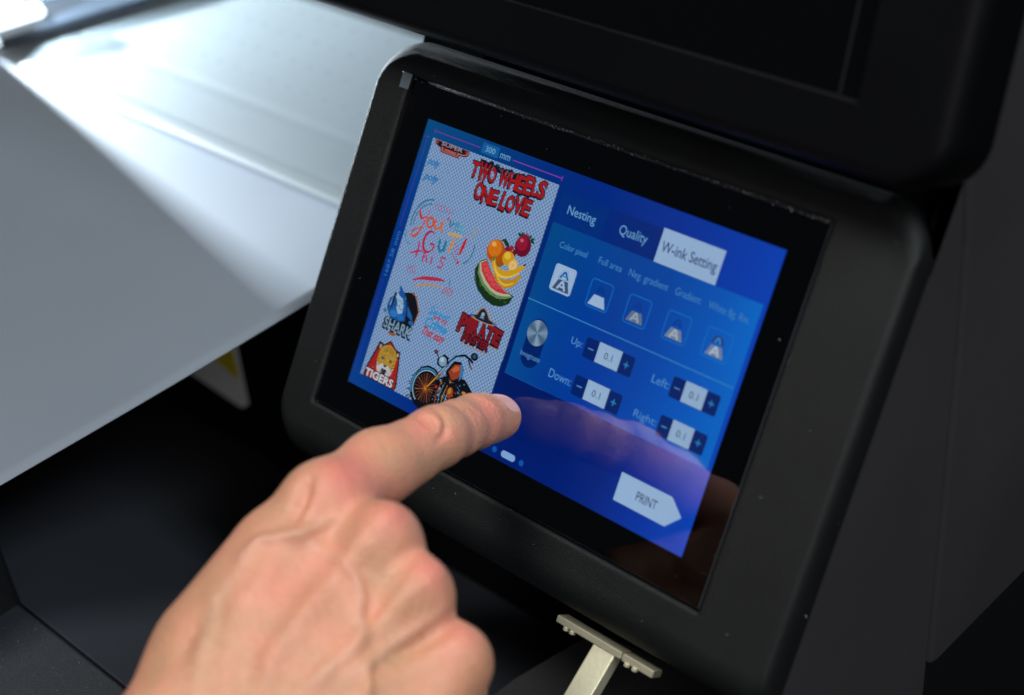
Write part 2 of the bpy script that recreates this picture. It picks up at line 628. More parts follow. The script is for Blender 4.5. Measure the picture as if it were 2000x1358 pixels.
# background with the blue gradient the display shows
gx = [0, 160, 320, 480, 640, 800, 960, 1120, 1280]
cols = [  # rows top -> bottom, colours of the picture shown
    [(8, 72, 140), (6, 66, 138), (3, 56, 136), (1, 44, 134), (0, 40, 140), (0, 42, 152), (0, 46, 166), (0, 54, 184), (0, 62, 200)],
    [(2, 58, 150), (2, 54, 140), (1, 48, 130), (0, 38, 124), (0, 34, 124), (0, 36, 138), (0, 44, 160), (0, 54, 184), (0, 62, 202)],
    [(2, 50, 144), (1, 42, 130), (0, 34, 118), (0, 29, 110), (0, 27, 112), (0, 30, 122), (0, 38, 142), (0, 50, 176), (0, 66, 206)],
    [(4, 50, 144), (2, 42, 134), (0, 34, 122), (0, 27, 108), (0, 24, 104), (0, 25, 110), (0, 30, 126), (0, 44, 164), (0, 66, 206)],
    [(8, 62, 150), (4, 52, 146), (1, 38, 138), (0, 31, 124), (0, 28, 118), (0, 28, 122), (0, 34, 140), (0, 50, 180), (2, 70, 212)],
]
gy = [0, 200, 400, 600, 800]


def grid_mesh(name, gx, gy, cols, l, parent):
    v, f, c = [], [], []
    for j, y in enumerate(gy):
        for i, x in enumerate(gx):
            v.append(U(x, y, l))
            q_ = cols[j][i]
            c.append((*lin((q_[0], q_[1]*1.08, q_[2]*0.96)), 1))
    n = len(gx)
    for j in range(len(gy)-1):
        for i in range(n-1):
            f.append((j*n+i, (j+1)*n+i, (j+1)*n+i+1, j*n+i+1))
    m = bpy.data.materials.new('screen_gradient')
    m.use_nodes = True
    nt = m.node_tree
    nt.nodes.remove(nt.nodes['Principled BSDF'])
    e = nt.nodes.new('ShaderNodeEmission')
    at = nt.nodes.new('ShaderNodeVertexColor')
    at.layer_name = 'picture'
    nt.links.new(at.outputs[0], e.inputs[0])
    nt.links.new(e.outputs[0], nt.nodes['Material Output'].inputs[0])
    o = link(name, v, f, m, parent)
    ca = o.data.color_attributes.new('picture', 'FLOAT_COLOR', 'POINT')
    for k, cc in enumerate(c):
        ca.data[k].color = cc
    return o


disp = grid_mesh('display', gx, gy, cols, 0, pan)

_fc = {}


def text_geo(s, offset=0.0, shear=0.0, res=3):
    key = (s, offset, shear)
    if key in _fc:
        return _fc[key]
    cu = bpy.data.curves.new('t', 'FONT')
    cu.body = s
    cu.size = 1
    cu.offset = offset
    cu.shear = shear
    cu.resolution_u = res
    ob = bpy.data.objects.new('t', cu)
    sc.collection.objects.link(ob)
    dg = bpy.context.evaluated_depsgraph_get()
    me = bpy.data.meshes.new_from_object(ob.evaluated_get(dg))
    v = np.array([tuple(q.co)[:2] for q in me.vertices])
    f = [tuple(p.vertices) for p in me.polygons]
    bpy.data.objects.remove(ob)
    bpy.data.curves.remove(cu)
    bpy.data.meshes.remove(me)
    v = v - v.min(0)
    ext = v.max(0)
    _fc[key] = (v, f, ext)
    return _fc[key]


class Art:
    """flat picture shapes in display coordinates, one mesh, many colours"""
    def __init__(s):
        s.v, s.f, s.mi, s.ms = [], [], [], []
        s.layer = 2
        s.fat = 1.0

    def _m(s, c):
        m = em(c)
        if m not in s.ms:
            s.ms.append(m)
        return s.ms.index(m)

    def poly(s, pts, c, l=None):
        l = s.layer if l is None else l
        from mathutils.geometry import tessellate_polygon
        v = [Vector((x, y, 0)) for x, y in pts]
        tr = tessellate_polygon([v])
        b = len(s.v)
        s.v += [U(x, y, l) for x, y in pts]
        k = s._m(c)
        for t in tr:
            s.f.append((b+t[0], b+t[1], b+t[2]))
            s.mi.append(k)
        return s

    def rect(s, x0, y0, x1, y1, c, l=None, r=0):
        if r:
            pts = []
            for (a_, b_, a0) in ((x0+r, y0+r, 180), (x1-r, y0+r, 270), (x1-r, y1-r, 0), (x0+r, y1-r, 90)):
                for i in range(7):
                    a = math.radians(a0+15*i)
                    pts.append((a_+r*math.cos(a), b_+r*math.sin(a)))
        else:
            pts = [(x0, y0), (x1, y0), (x1, y1), (x0, y1)]
        return s.poly(pts, c, l)

    def ell(s, cx_, cy_, rx, ry, c, l=None, n=28, rot=0, a0=0, a1=360):
        pts = []
        ca, sa = math.cos(math.radians(rot)), math.sin(math.radians(rot))
        for i in range(n+(0 if a1-a0 == 360 else 1)):
            a = math.radians(a0+(a1-a0)*i/n)
            x, y = rx*math.cos(a), ry*math.sin(a)
            pts.append((cx_+x*ca-y*sa, cy_+x*sa+y*ca))
        return s.poly(pts, c, l)

    def line(s, pts, w, c, l=None, taper=False, smooth=False):
        l = s.layer if l is None else l
        if len(pts) >= 4 and (taper or smooth):
            q_ = [pts[0]]+list(pts)+[pts[-1]]
            o_ = []
            for i in range(1, len(q_)-2):
                for k_ in range(4):
                    t = k_/4
                    o_.append(tuple(0.5*((2*q_[i][c_])+(-q_[i-1][c_]+q_[i+1][c_])*t+(2*q_[i-1][c_]-5*q_[i][c_]+4*q_[i+1][c_]-q_[i+2][c_])*t*t+(-q_[i-1][c_]+3*q_[i][c_]-3*q_[i+1][c_]+q_[i+2][c_])*t**3) for c_ in (0, 1)))
            pts = o_+[pts[-1]]
        n = len(pts)
        w = w*s.fat
        L, Rr = [], []
        for i, (x, y) in enumerate(pts):
            a = pts[max(0, i-1)]
            b = pts[min(n-1, i+1)]
            dx, dy = b[0]-a[0], b[1]-a[1]
            q = math.hypot(dx, dy) or 1
            ww = w/2
            if taper:
                ww = w/2*(0.25+0.75*math.sin(math.pi*(i+0.35)/(n-0.3)))
            L.append((x-dy/q*ww, y+dx/q*ww))
            Rr.append((x+dy/q*ww, y-dx/q*ww))
        b = len(s.v)
        s.v += [U(x, y, l) for x, y in L+Rr]
        k = s._m(c)
        for i in range(n-1):
            s.f.append((b+i, b+i+1, b+n+i+1, b+n+i))
            s.mi.append(k)
        return s

    def text(s, t, box, c, l=None, offset=0, shear=0, rot=0, grow=0):
        """fit the drawn letters into box (x0,y0,x1,y1)"""
        l = s.layer if l is None else l
        v, f, e = text_geo(t, offset, shear)
        x0, y0, x1, y1 = box
        mx, my = (x0+x1)/2, (y0+y1)/2
        ca, sa = math.cos(math.radians(rot)), math.sin(math.radians(rot))
        b = len(s.v)
        for q in v:
            a = (q[0]/max(e[0], 1e-6)-0.5)*(x1-x0)
            d_ = (0.5-q[1]/max(e[1], 1e-6))*(y1-y0)
            s.v.append(U(mx+a*ca-d_*sa, my+a*sa+d_*ca, l))
        k = s._m(c)
        for q in f:
            s.f.append(tuple(b+i for i in q))
            s.mi.append(k)
        return s

    def vtext(s, t, box, c, l=None):
        """text turned to read upwards, fitted into box"""
        l = s.layer if l is None else l
        v, f, e = text_geo(t)
        x0, y0, x1, y1 = box
        b = len(s.v)
        for q in v:
            s.v.append(U(x1-(q[1]/e[1])*(x1-x0)*1.0 if False else x0+(1-q[1]/e[1])*(x1-x0), y1-(q[0]/e[0])*(y1-y0), l))
        k = s._m(c)
        for q in f:
            s.f.append(tuple(b+i for i in q))
            s.mi.append(k)
        return s

    def obj(s, name, parent=disp, label=None):
        o = link(name, s.v, s.f, s.ms, parent, False, s.mi)
        bm = bmesh.new()
        bm.from_mesh(o.data)
        for fc in bm.faces:
            fc.normal_update()
            if fc.normal.z < 0:
                fc.normal_flip()
        bm.to_mesh(o.data)
        bm.free()
        if label:
            o['label'] = label
        return o


LT = (105, 165, 215)            # caption blue-white
WHT = (160, 196, 232)
# --- media sheet (checkered)
A = Art()
A.poly([(40, 46), (538, 46), (538, 275), (536, 277), (536, 549), (534, 551), (534, 775), (560, 775), (560, 760)] and
       [(40, 46), (538, 46), (538, 275), (536, 277), (536, 549), (534, 551), (534, 762), (38, 762)], (110, 140, 180), 1)
sheet = A.obj('sheet_preview')
cm = bpy.data.materials.new('checker_preview')
cm.use_nodes = True
nt = cm.node_tree
nt.nodes.remove(nt.nodes['Principled BSDF'])
tc = nt.nodes.new('ShaderNodeTexCoord')
ch = nt.nodes.new('ShaderNodeTexChecker')
ch.inputs['Scale'].default_value = 1/(6.4*172.3*S/1280)
ch.inputs['Color1'].default_value = (*lin((143, 173, 210)), 1)
ch.inputs['Color2'].default_value = (*lin((98, 130, 176)), 1)
mp = nt.nodes.new('ShaderNodeMapping')
mp.inputs['Location'].default_value = (0.0005, 0.0003, 0.5)
e = nt.nodes.new('ShaderNodeEmission')
nt.links.new(tc.outputs['Object'], mp.inputs[0])
nt.links.new(mp.outputs[0], ch.inputs['Vector'])
nt.links.new(ch.outputs['Color'], e.inputs[0])
nt.links.new(e.outputs[0], nt.nodes['Material Output'].inputs[0])
sheet.data.materials[0] = cm

# --- rulers
PK = (120, 50, 170)
A = Art()
A.line([(40, 26), (226, 26)], 2.2, PK).line([(354, 27), (540, 27)], 2.2, (150, 60, 190)).line([(40, 20), (40, 33)], 2, PK).line([(540, 20), (540, 34)], 2, (150, 60, 190))
A.line([(18, 49), (16, 318)], 2, (80, 40, 165)).line([(12, 49), (25, 49)], 2, PK).line([(14, 480), (13, 760)], 2, (60, 35, 160)).line([(8, 760), (19, 760)], 2, (60, 35, 160))
A.rect(231, 8, 297, 38, (18, 96, 160), 2, 4)
A.text('300', (246, 15, 283, 31), (120, 175, 215), 3)
A.text('mm', (305, 20, 343, 34), (115, 170, 212), 3)
A.vtext('1687.58', (12, 386, 25, 467), (60, 120, 190), 3)
A.vtext('mm', (17, 333, 27, 373), (60, 120, 190), 3)
A.obj('ruler')

# --- artworks on the sheet
RD, DK = (165, 26, 28), (18, 20, 34)


def comic(A, s, x0, y0, x1, y1, l=3, h=None, c=RD, jitter=4, dark=DK, off=0.03, slope=0.0):
    n = len(s)
    wd = []
    for ch_ in s:
        wd.append(0.45 if ch_ == ' ' else (0.72 if ch_ in 'IL' else (1.35 if ch_ in 'WM' else 1.0)))
    tot = sum(wd)
    x = x0
    rn = random.Random(len(s)*3+7)
    for i, ch_ in enumerate(s):
        w_ = (x1-x0)*wd[i]/tot
        if ch_ != ' ':
            j = rn.uniform(-jitter, jitter)
            dy = slope*(x-x0)
            b = (x, y0+j+dy, x+w_*0.99, y1+rn.uniform(-jitter, jitter)+dy)
            rt = rn.uniform(-7, 7)
            A.text(ch_, (b[0]-4, b[1]-1, b[2]+1, b[3]+6), dark, l, offset=off*1.5, rot=rt)
            A.text(ch_, (b[0]-1, b[1]-3, b[2]+3, b[3]+2), dark, l, offset=off*1.5, rot=rt)
            A.text(ch_, b, c, l+1, offset=off, rot=rt)
            for q in range(2):
                xx = b[0]+w_*rn.uniform(0.2, 0.8)
                A.poly([(xx-2.2, b[3]-6), (xx+2.2, b[3]-6), (xx+0.3, b[3]+rn.uniform(3, 7))], c, l+1)
                yy = b[1]+(b[3]-b[1])*rn.uniform(0.2, 0.8)
                A.line([(xx-3, yy), (xx+2, yy+4), (xx, yy+9)], 1.3, dark, l+2)
        x += w_


A = Art()
# dark torn backing behind the top line
rn = random.Random(3)
pts = []
for i in range(24):
    x = 240+i*8
    pts.append((x, 52+rn.uniform(-3, 8)))
A.poly(pts+[(430, 74), (240, 74)], DK, 2)
comic(A, 'TWO WHEELS', 217, 64, 500, 112, 3, jitter=4, slope=-0.045)
comic(A, 'ONE LOVE', 255, 120, 468, 166, 3, jitter=4, slope=-0.035)
for k in range(26):
    x, y = rn.uniform(290, 380), rn.uniform(46, 66)
    A.line([(x, y), (x+rn.uniform(-5, 5), y+rn.uniform(3, 8))], 1.2, (90, 130, 165), 5)
A.obj('slogan_artwork', label='red comic lettering TWO WHEELS ONE LOVE')

A = Art()                      # badge cut by the top edge of the sheet
A.poly([(49, 47), (193, 47), (190, 62), (176, 68), (160, 68), (157, 77), (84, 77), (78, 66), (56, 60)], (120, 30, 36), 2)
A.poly([(52, 48), (190, 48), (186, 60), (172, 65), (155, 65), (152, 74), (88, 74), (83, 63), (59, 57)], (150, 120, 110), 3)
A.poly([(55, 48), (187, 48), (183, 58), (170, 62), (68, 62), (61, 56)], DK, 4)
A.rect(90, 62, 150, 72, (150, 30, 34), 4, 2)
A.text('SUPER', (80, 47, 166, 58), (165, 140, 150), 5, offset=0.02)
A.text('WINGS', (98, 64, 144, 70), (190, 150, 150), 5)
A.ell(62, 52, 5, 4, (160, 36, 36), 5).ell(180, 52, 5, 4, (160, 36, 36), 5)
A.obj('badge_artwork')

A = Art()
for (bx, c) in (((46, 100, 97, 128), (28, 105, 170)), ((48, 143, 110, 171), (24, 98, 165))):
    A.text('poly', bx, c, 2, offset=0.035, shear=0.3)
    A.text('poly', (bx[0]+2, bx[1]-1, bx[2]+1, bx[3]-2), (60, 135, 195), 3, shear=0.3)
for k in range(30):
    x, y = random.uniform(112, 150), random.uniform(95, 170)
    A.line([(x, y), (x+2, y+1)], 1.6, (100, 145, 200) if k % 4 else (24, 98, 165), 3)
A.obj('poly_artwork')


def arc(cx_, cy_, rx, ry, a0, a1, n=18, rot=0):
    ca, sa = math.cos(math.radians(rot)), math.sin(math.radians(rot))
    o = []
    for i in range(n+1):
        a = math.radians(a0+(a1-a0)*i/n)
        x, y = rx*math.cos(a), ry*math.sin(a)
        o.append((cx_+x*ca-y*sa, cy_+x*sa+y*ca))
    return o


A = Art()                      # hand lettering  You've Got this!
TL_ = (20, 110, 142)
A.fat = 1.4
A.line(arc(120, 285, 66, 74, 165, 268), 3, TL_, 2).line(arc(122, 287, 58, 64, 170, 262), 2.2, TL_, 2)
A.line(arc(270, 300, 46, 52, -20, 60), 2.6, TL_, 2).line(arc(74, 330, 26, 24, 90, 200), 2, (50, 120, 160), 2)
for k in range(7):
    x = 128+k*11
    A.line([(x, 214-abs(k-3)*-1), (x+4, 236-k)], 2.2, (170, 60, 110), 2, True)
for k in range(4):
    A.line([(288+k*2, 268-k*9), (302+k*2, 264-k*9)], 2.2, (160, 150, 120), 2)
g1 = [(196, 50, 52), (200, 76, 50), (204, 98, 48), (200, 118, 60)]
# Y o u '
A.line([(74, 246), (80, 262), (92, 272), (106, 262)], 6, g1[0], 3, True)
A.line([(112, 240), (110, 262), (102, 290), (92, 318), (76, 330), (70, 318), (84, 304), (106, 296)], 5, g1[1], 3, True)
A.line(arc(128, 274, 12, 14, 0, 360), 5, g1[1], 3)
A.line([(146, 256), (146, 278), (156, 286), (170, 276), (174, 254)], 5.5, g1[2], 3)
A.line([(174, 254), (176, 280), (186, 288)], 4.5, g1[3], 3)
A.line([(192, 238), (188, 250)], 4, g1[0], 3)
A.line([(200, 246), (206, 266), (216, 248)], 4.5, TL_, 3)
A.line([(224, 258), (236, 252), (232, 244), (224, 250), (226, 266), (240, 266)], 4, (60, 150, 180), 3)
A.line([(246, 258), (258, 250), (252, 243), (246, 252), (248, 268), (262, 264)], 4, (80, 160, 190), 3)
# G u T
A.line(arc(146, 326, 22, 30, 300, 20), 7, (176, 34, 76), 3, True)
A.line([(150, 330), (168, 328), (166, 346)], 5, (176, 34, 76), 3)
A.line([(184, 306), (186, 330), (196, 340), (206, 330), (208, 304)], 6, (26, 120, 150), 3)
A.line([(208, 304), (210, 338)], 4.5, (26, 120, 150), 3)
A.line([(206, 284), (232, 278), (258, 278)], 6, (196, 160, 100), 3)
A.line([(234, 280), (232, 306), (226, 334)], 7, (200, 140, 56), 3, True)
for k in range(9):
    A.line([(240+(k % 3)*9, 304+k*5), (247+(k % 3)*9, 301+k*5)], 2.2, (176, 60, 70), 3)
A.line([(278, 276), (274, 300), (270, 326)], 8, (190, 24, 40), 3, True)
A.ell(273, 348, 5, 5, (190, 24, 40), 3)
# this
A.line([(108, 334), (114, 356), (112, 384)], 6, (176, 50, 100), 3, True)
A.line([(86, 378), (108, 366), (132, 358)], 5, (176, 50, 100), 3, True)
A.line([(140, 352), (142, 386)], 5, (170, 64, 110), 3)
A.line([(142, 374), (152, 364), (158, 384)], 4.5, (170, 64, 110), 3)
A.line([(174, 362), (176, 384)], 5, (164, 80, 120), 3)
A.ell(174, 350, 2.6, 2.6, (164, 80, 120), 3)
A.line([(226, 352), (210, 352), (208, 362), (222, 370), (218, 382), (202, 382)], 4.5, (170, 70, 110), 3)
for k in range(4):
    A.line([(94+k*9, 408-k), (100+k*9, 434-k*2)], 2.6, (160, 80, 130), 2, True)
A.line([(128, 446), (160, 430), (190, 422), (224, 414), (246, 412)], 8, (178, 44, 76), 3, True)
A.line([(140, 464), (168, 448), (200, 438), (246, 430)], 6, (176, 140, 120), 3, True)
for k in range(5):
    A.line([(250+k*8, 444+abs(k-2)*2), (256+k*8, 420+abs(k-2)*3)], 2.8, (176, 60, 80), 2, True)
A.line([(262, 398), (270, 420)], 2.4, (50, 130, 160), 2)
A.obj('lettering_artwork', label="multicoloured hand lettering You've Got this!")

A = Art()                      # fruit pile
GR = (24, 52, 34)
for a in (-150, -125, -60, -30, 10, 200):
    A.ell(484+26*math.cos(math.radians(a)), 214+9*math.sin(math.radians(a)), 8, 3.5, (26, 60, 44), 2, rot=a)
A.ell(482, 236, 29, 29, (104, 14, 40), 3).ell(477, 230, 20, 20, (146, 22, 54), 4).ell(473, 222, 6, 5, (198, 96, 120), 5)
A.poly([(474, 214), (471, 198), (478, 205), (482, 195), (487, 205), (494, 197), (492, 212)], (126, 22, 46), 4)
A.ell(424, 246, 13, 6, GR, 3, rot=25).ell(412, 240, 10, 4, (30, 72, 44), 3, rot=-20)
A.ell(394, 276, 33, 32, (176, 80, 12), 4).ell(389, 270, 25, 24, (212, 116, 22), 5).ell(382, 260, 9, 7, (232, 170, 84), 6)
A.ell(434, 262, 12, 10, (120, 24, 44), 3).ell(446, 254, 9, 9, (150, 34, 56), 3).ell(458, 262, 10, 9, (96, 16, 36), 3).ell(430, 268, 6, 5, (170, 60, 74), 4).ell(452, 258, 3, 3, (190, 110, 120), 5)
A.ell(420, 300, 16, 14, (150, 84, 20), 3)
A.ell(446, 282, 22, 20, (206, 150, 24), 6).ell(441, 276, 12, 10, (228, 188, 60), 7)
A.ell(470, 294, 17, 17, (220, 170, 60), 7).ell(470, 295, 13, 13, (230, 196, 130), 8)
for k in range(8):
    a = k*math.pi/4
    A.line([(470, 295), (470+11*math.cos(a), 295+11*math.sin(a))], 1, (206, 160, 80), 9)
A.line([(398, 290), (402, 312), (426, 326), (462, 322), (498, 296), (512, 282)], 20, (206, 156, 30), 8, True)
A.line([(400, 292), (410, 318), (432, 334), (466, 330), (500, 306)], 7, (232, 192, 72), 9, True)
A.line([(410, 312), (430, 346), (458, 352), (490, 336), (506, 312)], 24, (190, 138, 24), 7, True)
A.line([(416, 322), (438, 348), (466, 352), (492, 338)], 7, (226, 182, 60), 8, True)
A.ell(398, 296, 5, 8, (110, 120, 40), 10)
A.line([(506, 284), (513, 278)], 5, (46, 40, 20), 10)
# melon wedge
th = math.radians(27)


def mel(rx, ry, cx0=405, cy0=358, n=26):
    pts = []
    for i in range(n+1):
        a = math.radians(-8+196*i/n)
        x, y = rx*math.cos(a), ry*math.sin(a)
        pts.append((cx0+x*math.cos(th)-y*math.sin(th), cy0+x*math.sin(th)+y*math.cos(th)))
    return pts


WM = [(352, 318), (374, 306), (400, 330), (432, 352), (470, 366), (506, 372), (497, 396), (474, 412), (444, 418), (410, 412), (376, 396), (352, 372), (342, 344)]
A.poly(WM, (22, 50, 26), 9)
A.poly([(350, 322), (374, 307), (400, 330), (432, 352), (470, 366), (503, 375), (480, 388), (450, 396), (418, 392), (384, 378), (357, 352)], (104, 134, 84), 10)
A.poly([(353, 322), (374, 309), (400, 331), (432, 353), (470, 367), (498, 374), (474, 382), (448, 387), (420, 383), (390, 370), (363, 347)], (176, 184, 150), 11)
A.poly([(358, 322), (375, 310), (401, 332), (432, 354), (470, 368), (488, 372), (468, 377), (444, 379), (420, 375), (394, 362), (369, 342)], (196, 50, 62), 12)
A.poly([(366, 322), (376, 316), (402, 338), (430, 357), (460, 369), (440, 372), (420, 368), (398, 356), (376, 339)], (212, 72, 78), 13)
for x, y in ((378, 326), (388, 342), (400, 344), (412, 360), (424, 358), (436, 366), (396, 354), (448, 371)):
    A.ell(x, y, 2.4, 1.6, (50, 16, 22), 14, 8)
for k in range(7):
    a = 0.15+k*0.13
    A.line([(352+k*21, 360+k*8+(k > 3)*(-(k-3)*4)), (356+k*21, 372+k*6-(k > 3)*(k-3)*4), (362+k*21, 378+k*6-(k > 3)*(k-3)*6)], 3, (60, 96, 52), 10)
rn = random.Random(23)
for k in range(90):
    x, y = rn.uniform(362, 470), rn.uniform(318, 380)
    if y > 316+(x-362)*0.42 and y < 342+(x-362)*0.33:
        A.ell(x, y, rn.uniform(.8, 2), rn.uniform(.8, 1.6), [(178, 40, 52), (226, 100, 100), (160, 30, 44)][k % 3], 13.5, 7)
for k in range(40):
    a, r_ = rn.uniform(0, 6.28), rn.uniform(0, 26)
    A.ell(392+r_*math.cos(a), 275+r_*math.sin(a), 1.2, 1.2, [(190, 92, 14), (226, 140, 44)][k % 2], 5.5, 6)
A.obj('fruit_artwork', label='pile of fruit with watermelon wedge')

A = Art()                      # shark badge
A.poly([(76, 500), (150, 478), (188, 522), (186, 560), (150, 600), (110, 604), (74, 560)], (20, 18, 26), 2)
A.line([(138, 480), (162, 486), (188, 524), (184, 560)], 4, (150, 96, 46), 3)
A.poly([(88, 474), (104, 484), (124, 500), (140, 530), (146, 566), (120, 574), (84, 572), (62, 548), (64, 522), (76, 510), (70, 536), (80, 548), (84, 520), (92, 492)], (22, 84, 158), 4)
A.poly([(86, 494), (98, 504), (114, 508), (124, 524), (128, 548), (112, 554), (100, 540), (96, 520), (86, 512)], (150, 185, 215), 5)
A.line([(98, 512), (104, 520), (110, 514), (116, 524), (122, 520)], 1.8, (24, 30, 50), 6)
A.line([(96, 526), (104, 534), (108, 528), (116, 540), (124, 538)], 2.2, (24, 30, 50), 6)
A.ell(96, 558, 16, 10, (44, 118, 190), 6).ell(126, 560, 14, 9, (34, 104, 180), 6)
A.poly([(140, 520), (166, 540), (176, 556), (150, 548)], (28, 96, 170), 6)
A.line([(64, 530), (66, 550), (80, 566)], 3, (14, 30, 70), 6)
A.ell(172, 562, 10, 6, (30, 100, 170), 5).ell(60, 560, 8, 6, (60, 110, 160), 5)
A.text('SHARK', (66, 572, 190, 612), (16, 26, 44), 7, offset=0.08)
A.text('SHARK', (72, 574, 186, 606), (126, 160, 186), 8, offset=0.018)
for k in range(5):
    A.line([(76+k*24, 600), (90+k*24, 592)], 2, (16, 26, 44), 9)
A.ell(112, 614, 16, 6, (150, 90, 40), 3)
rn = random.Random(22)
for k in range(60):
    x, y = rn.uniform(68, 142), rn.uniform(500, 568)
    A.line([(x, y), (x+rn.uniform(-2, 2), y+rn.uniform(2, 7))], 1.4, [(12, 50, 110), (60, 130, 196), (16, 60, 124)][k % 3], 5 if k % 2 else 4.6)
A.obj('shark_artwork', label='blue shark over SHARK lettering')

A = Art()                      # small script lettering
CY, CR = (46, 140, 200), (176, 40, 60)
A.text('Sweet', (224, 490, 308, 516), CY, 3, offset=0.02, shear=0.35)
A.text('are my', (248, 512, 306, 528), CR, 4, offset=0.02, shear=0.3)
A.text('Crime', (222, 522, 312, 552), CY, 3, offset=0.035, shear=0.3)
A.text('That easy', (222, 552, 314, 584), CR, 4, offset=0.025, shear=0.35)
for k in range(12):
    A.ell(222+k*8, 486+5*math.sin(k*1.7), 1.8, 1.8, CY, 3, 8)
A.line([(232, 580), (270, 584)], 1.6, CY, 3)
A.obj('script_artwork', label='small blue and red script lettering')

A = Art()                      # pirate lettering
comic(A, 'PIRATE', 346, 472, 508, 520, 3, jitter=3, c=(132, 24, 34), dark=(26, 14, 22), off=0.06)
A.line([(344, 522), (420, 524), (510, 524)], 3, (170, 116, 80), 3)
comic(A, 'MASTER', 374, 519, 476, 541, 6, jitter=1, c=(120, 20, 32), dark=(26, 14, 22), off=0.05)
A.line([(376, 548), (430, 551), (478, 548)], 2.6, (170, 116, 80), 5)
A.poly([(378, 464), (396, 458), (404, 440), (418, 432), (434, 440), (452, 456), (476, 460), (470, 470), (440, 474), (400, 474), (384, 472)], (172, 128, 84), 7)
A.poly([(384, 464), (400, 460), (407, 443), (418, 435), (432, 443), (448, 459), (470, 462), (464, 468), (438, 471), (402, 471)], (20, 38, 60), 8)
A.ell(421, 452, 6, 6, (150, 170, 190), 9, 12)
A.line([(414, 464), (428, 458)], 2, (150, 170, 190), 9).line([(414, 458), (428, 464)], 2, (150, 170, 190), 9)
A.ell(384, 466, 7, 4, (44, 110, 180), 9, 12).ell(470, 464, 7, 4, (44, 110, 180), 9, 12)
A.obj('pirate_artwork', label='dark red PIRATE lettering under a black hat')

A = Art()                      # tiger shield
TS = [(118, 634), (150, 652), (166, 652), (176, 690), (190, 745), (188, 762), (50, 762), (52, 735), (70, 672), (76, 648), (96, 652)]
A.poly(TS, (40, 18, 22), 2)
A.poly([(118, 639), (148, 656), (163, 657), (172, 692), (185, 746), (184, 760), (56, 760), (58, 736), (76, 674), (80, 654), (97, 657)], (164, 34, 30), 3)
A.ell(86, 662, 9, 11, (26, 22, 30), 4).ell(86, 662, 5, 7, (170, 150, 130), 5)
A.ell(160, 664, 9, 10, (26, 22, 30), 4).ell(160, 664, 5, 6, (170, 150, 130), 5)
A.poly([(88, 672), (98, 655), (122, 646), (148, 656), (160, 674), (162, 700), (154, 726), (138, 744), (124, 748), (108, 742), (94, 722), (86, 698)], (176, 138, 52), 5)
A.poly([(88, 700), (98, 716), (112, 704), (124, 708), (136, 704), (152, 716), (162, 700), (156, 726), (138, 746), (124, 750), (108, 744), (94, 724)], (188, 190, 196), 6)
A.poly([(114, 718), (136, 718), (134, 744), (124, 750), (116, 744)], (34, 16, 24), 7)
A.ell(125, 738, 6, 7, (170, 60, 64), 8, 12)
A.poly([(116, 706), (134, 706), (125, 714)], (60, 24, 28), 8)
for sx_ in (-1, 1):
    A.ell(124+sx_*17, 690, 6, 4, (24, 20, 26), 7, 12).ell(124+sx_*17, 690, 2.6, 2, (90, 140, 110), 8, 10)
    for k in range(3):
        A.line([(124+sx_*(6+k*6), 652+k*3), (124+sx_*(4+k*7), 668+k*3)], 2, (40, 26, 24), 7, True)
        A.line([(124+sx_*38, 694+k*9), (124+sx_*28, 698+k*9)], 2.4, (40, 26, 24), 7, True)
A.text('TIGERS', (52, 732, 180, 762), (40, 14, 20), 9, offset=0.07)
A.text('TIGERS', (56, 735, 176, 759), (200, 205, 215), 10, offset=0.03)
rn = random.Random(21)
for k in range(70):
    x, y = rn.gauss(124, 17), rn.gauss(684, 16)
    if y < 705 and 92 < x < 156 and y > 654:
        A.line([(x, y), (x+rn.uniform(-2, 2), y+rn.uniform(2, 6))], 1.4, [(120, 84, 30), (206, 168, 84), (70, 46, 26)][k % 3], 6)
for k in range(30):
    x, y = rn.gauss(124, 20), rn.uniform(716, 742)
    A.line([(x, y), (x+(x-124)*0.12, y+5)], 1.3, [(140, 140, 150), (90, 84, 90)][k % 2], 7)
for k in range(40):
    x = rn.uniform(64, 180)
    y = rn.uniform(690, 740)
    if abs(x-124) > 40:
        A.line([(x, y), (x+3, y+2)], 1.6, (126, 20, 26), 4)
A.obj('tiger_artwork', label='tiger head on a red shield over TIGERS lettering')

A = Art()                      # motorcycle
K, OR, CYN, YL = (14, 14, 24), (150, 62, 30), (50, 130, 175), (180, 130, 40)
rn = random.Random(11)
A.ell(300, 712, 62, 62, K, 3, 36)
A.line(arc(300, 712, 57, 57, 150, 330), 6, CYN, 4)
A.line(arc(300, 712, 50, 50, 120, 340), 3, (150, 185, 210), 5)
A.ell(300, 712, 45, 45, (24, 18, 26), 5, 32)
for k in range(22):
    a = k*2*math.pi/22
    A.line([(300+8*math.cos(a), 712+8*math.sin(a)), (300+42*math.cos(a+0.2), 712+42*math.sin(a+0.2))], 1.2, OR if k % 3 else YL, 6)
A.ell(300, 712, 12, 12, OR, 7, 18).ell(300, 712, 6, 6, YL, 8, 12)
A.line([(250, 690), (262, 664), (286, 652), (312, 652), (330, 660)], 6, K, 7).line([(252, 688), (264, 666), (286, 656), (310, 655)], 2, CYN, 8)
A.line([(302, 712), (330, 664), (352, 620)], 10, K, 8).line([(303, 708), (332, 662)], 5, YL, 9).line([(332, 660), (352, 622)], 5, (140, 170, 195), 9)
A.poly([(310, 620), (330, 600), (350, 604), (354, 628), (336, 640), (314, 636)], K, 9)
A.ell(332, 621, 15, 14, (120, 160, 190), 10, 18).ell(328, 617, 8, 7, (170, 195, 215), 11, 14)
A.line([(350, 622), (374, 592), (404, 578), (426, 582), (440, 588)], 7, K, 9).line([(356, 616), (378, 592), (404, 582)], 2.2, CYN, 10)
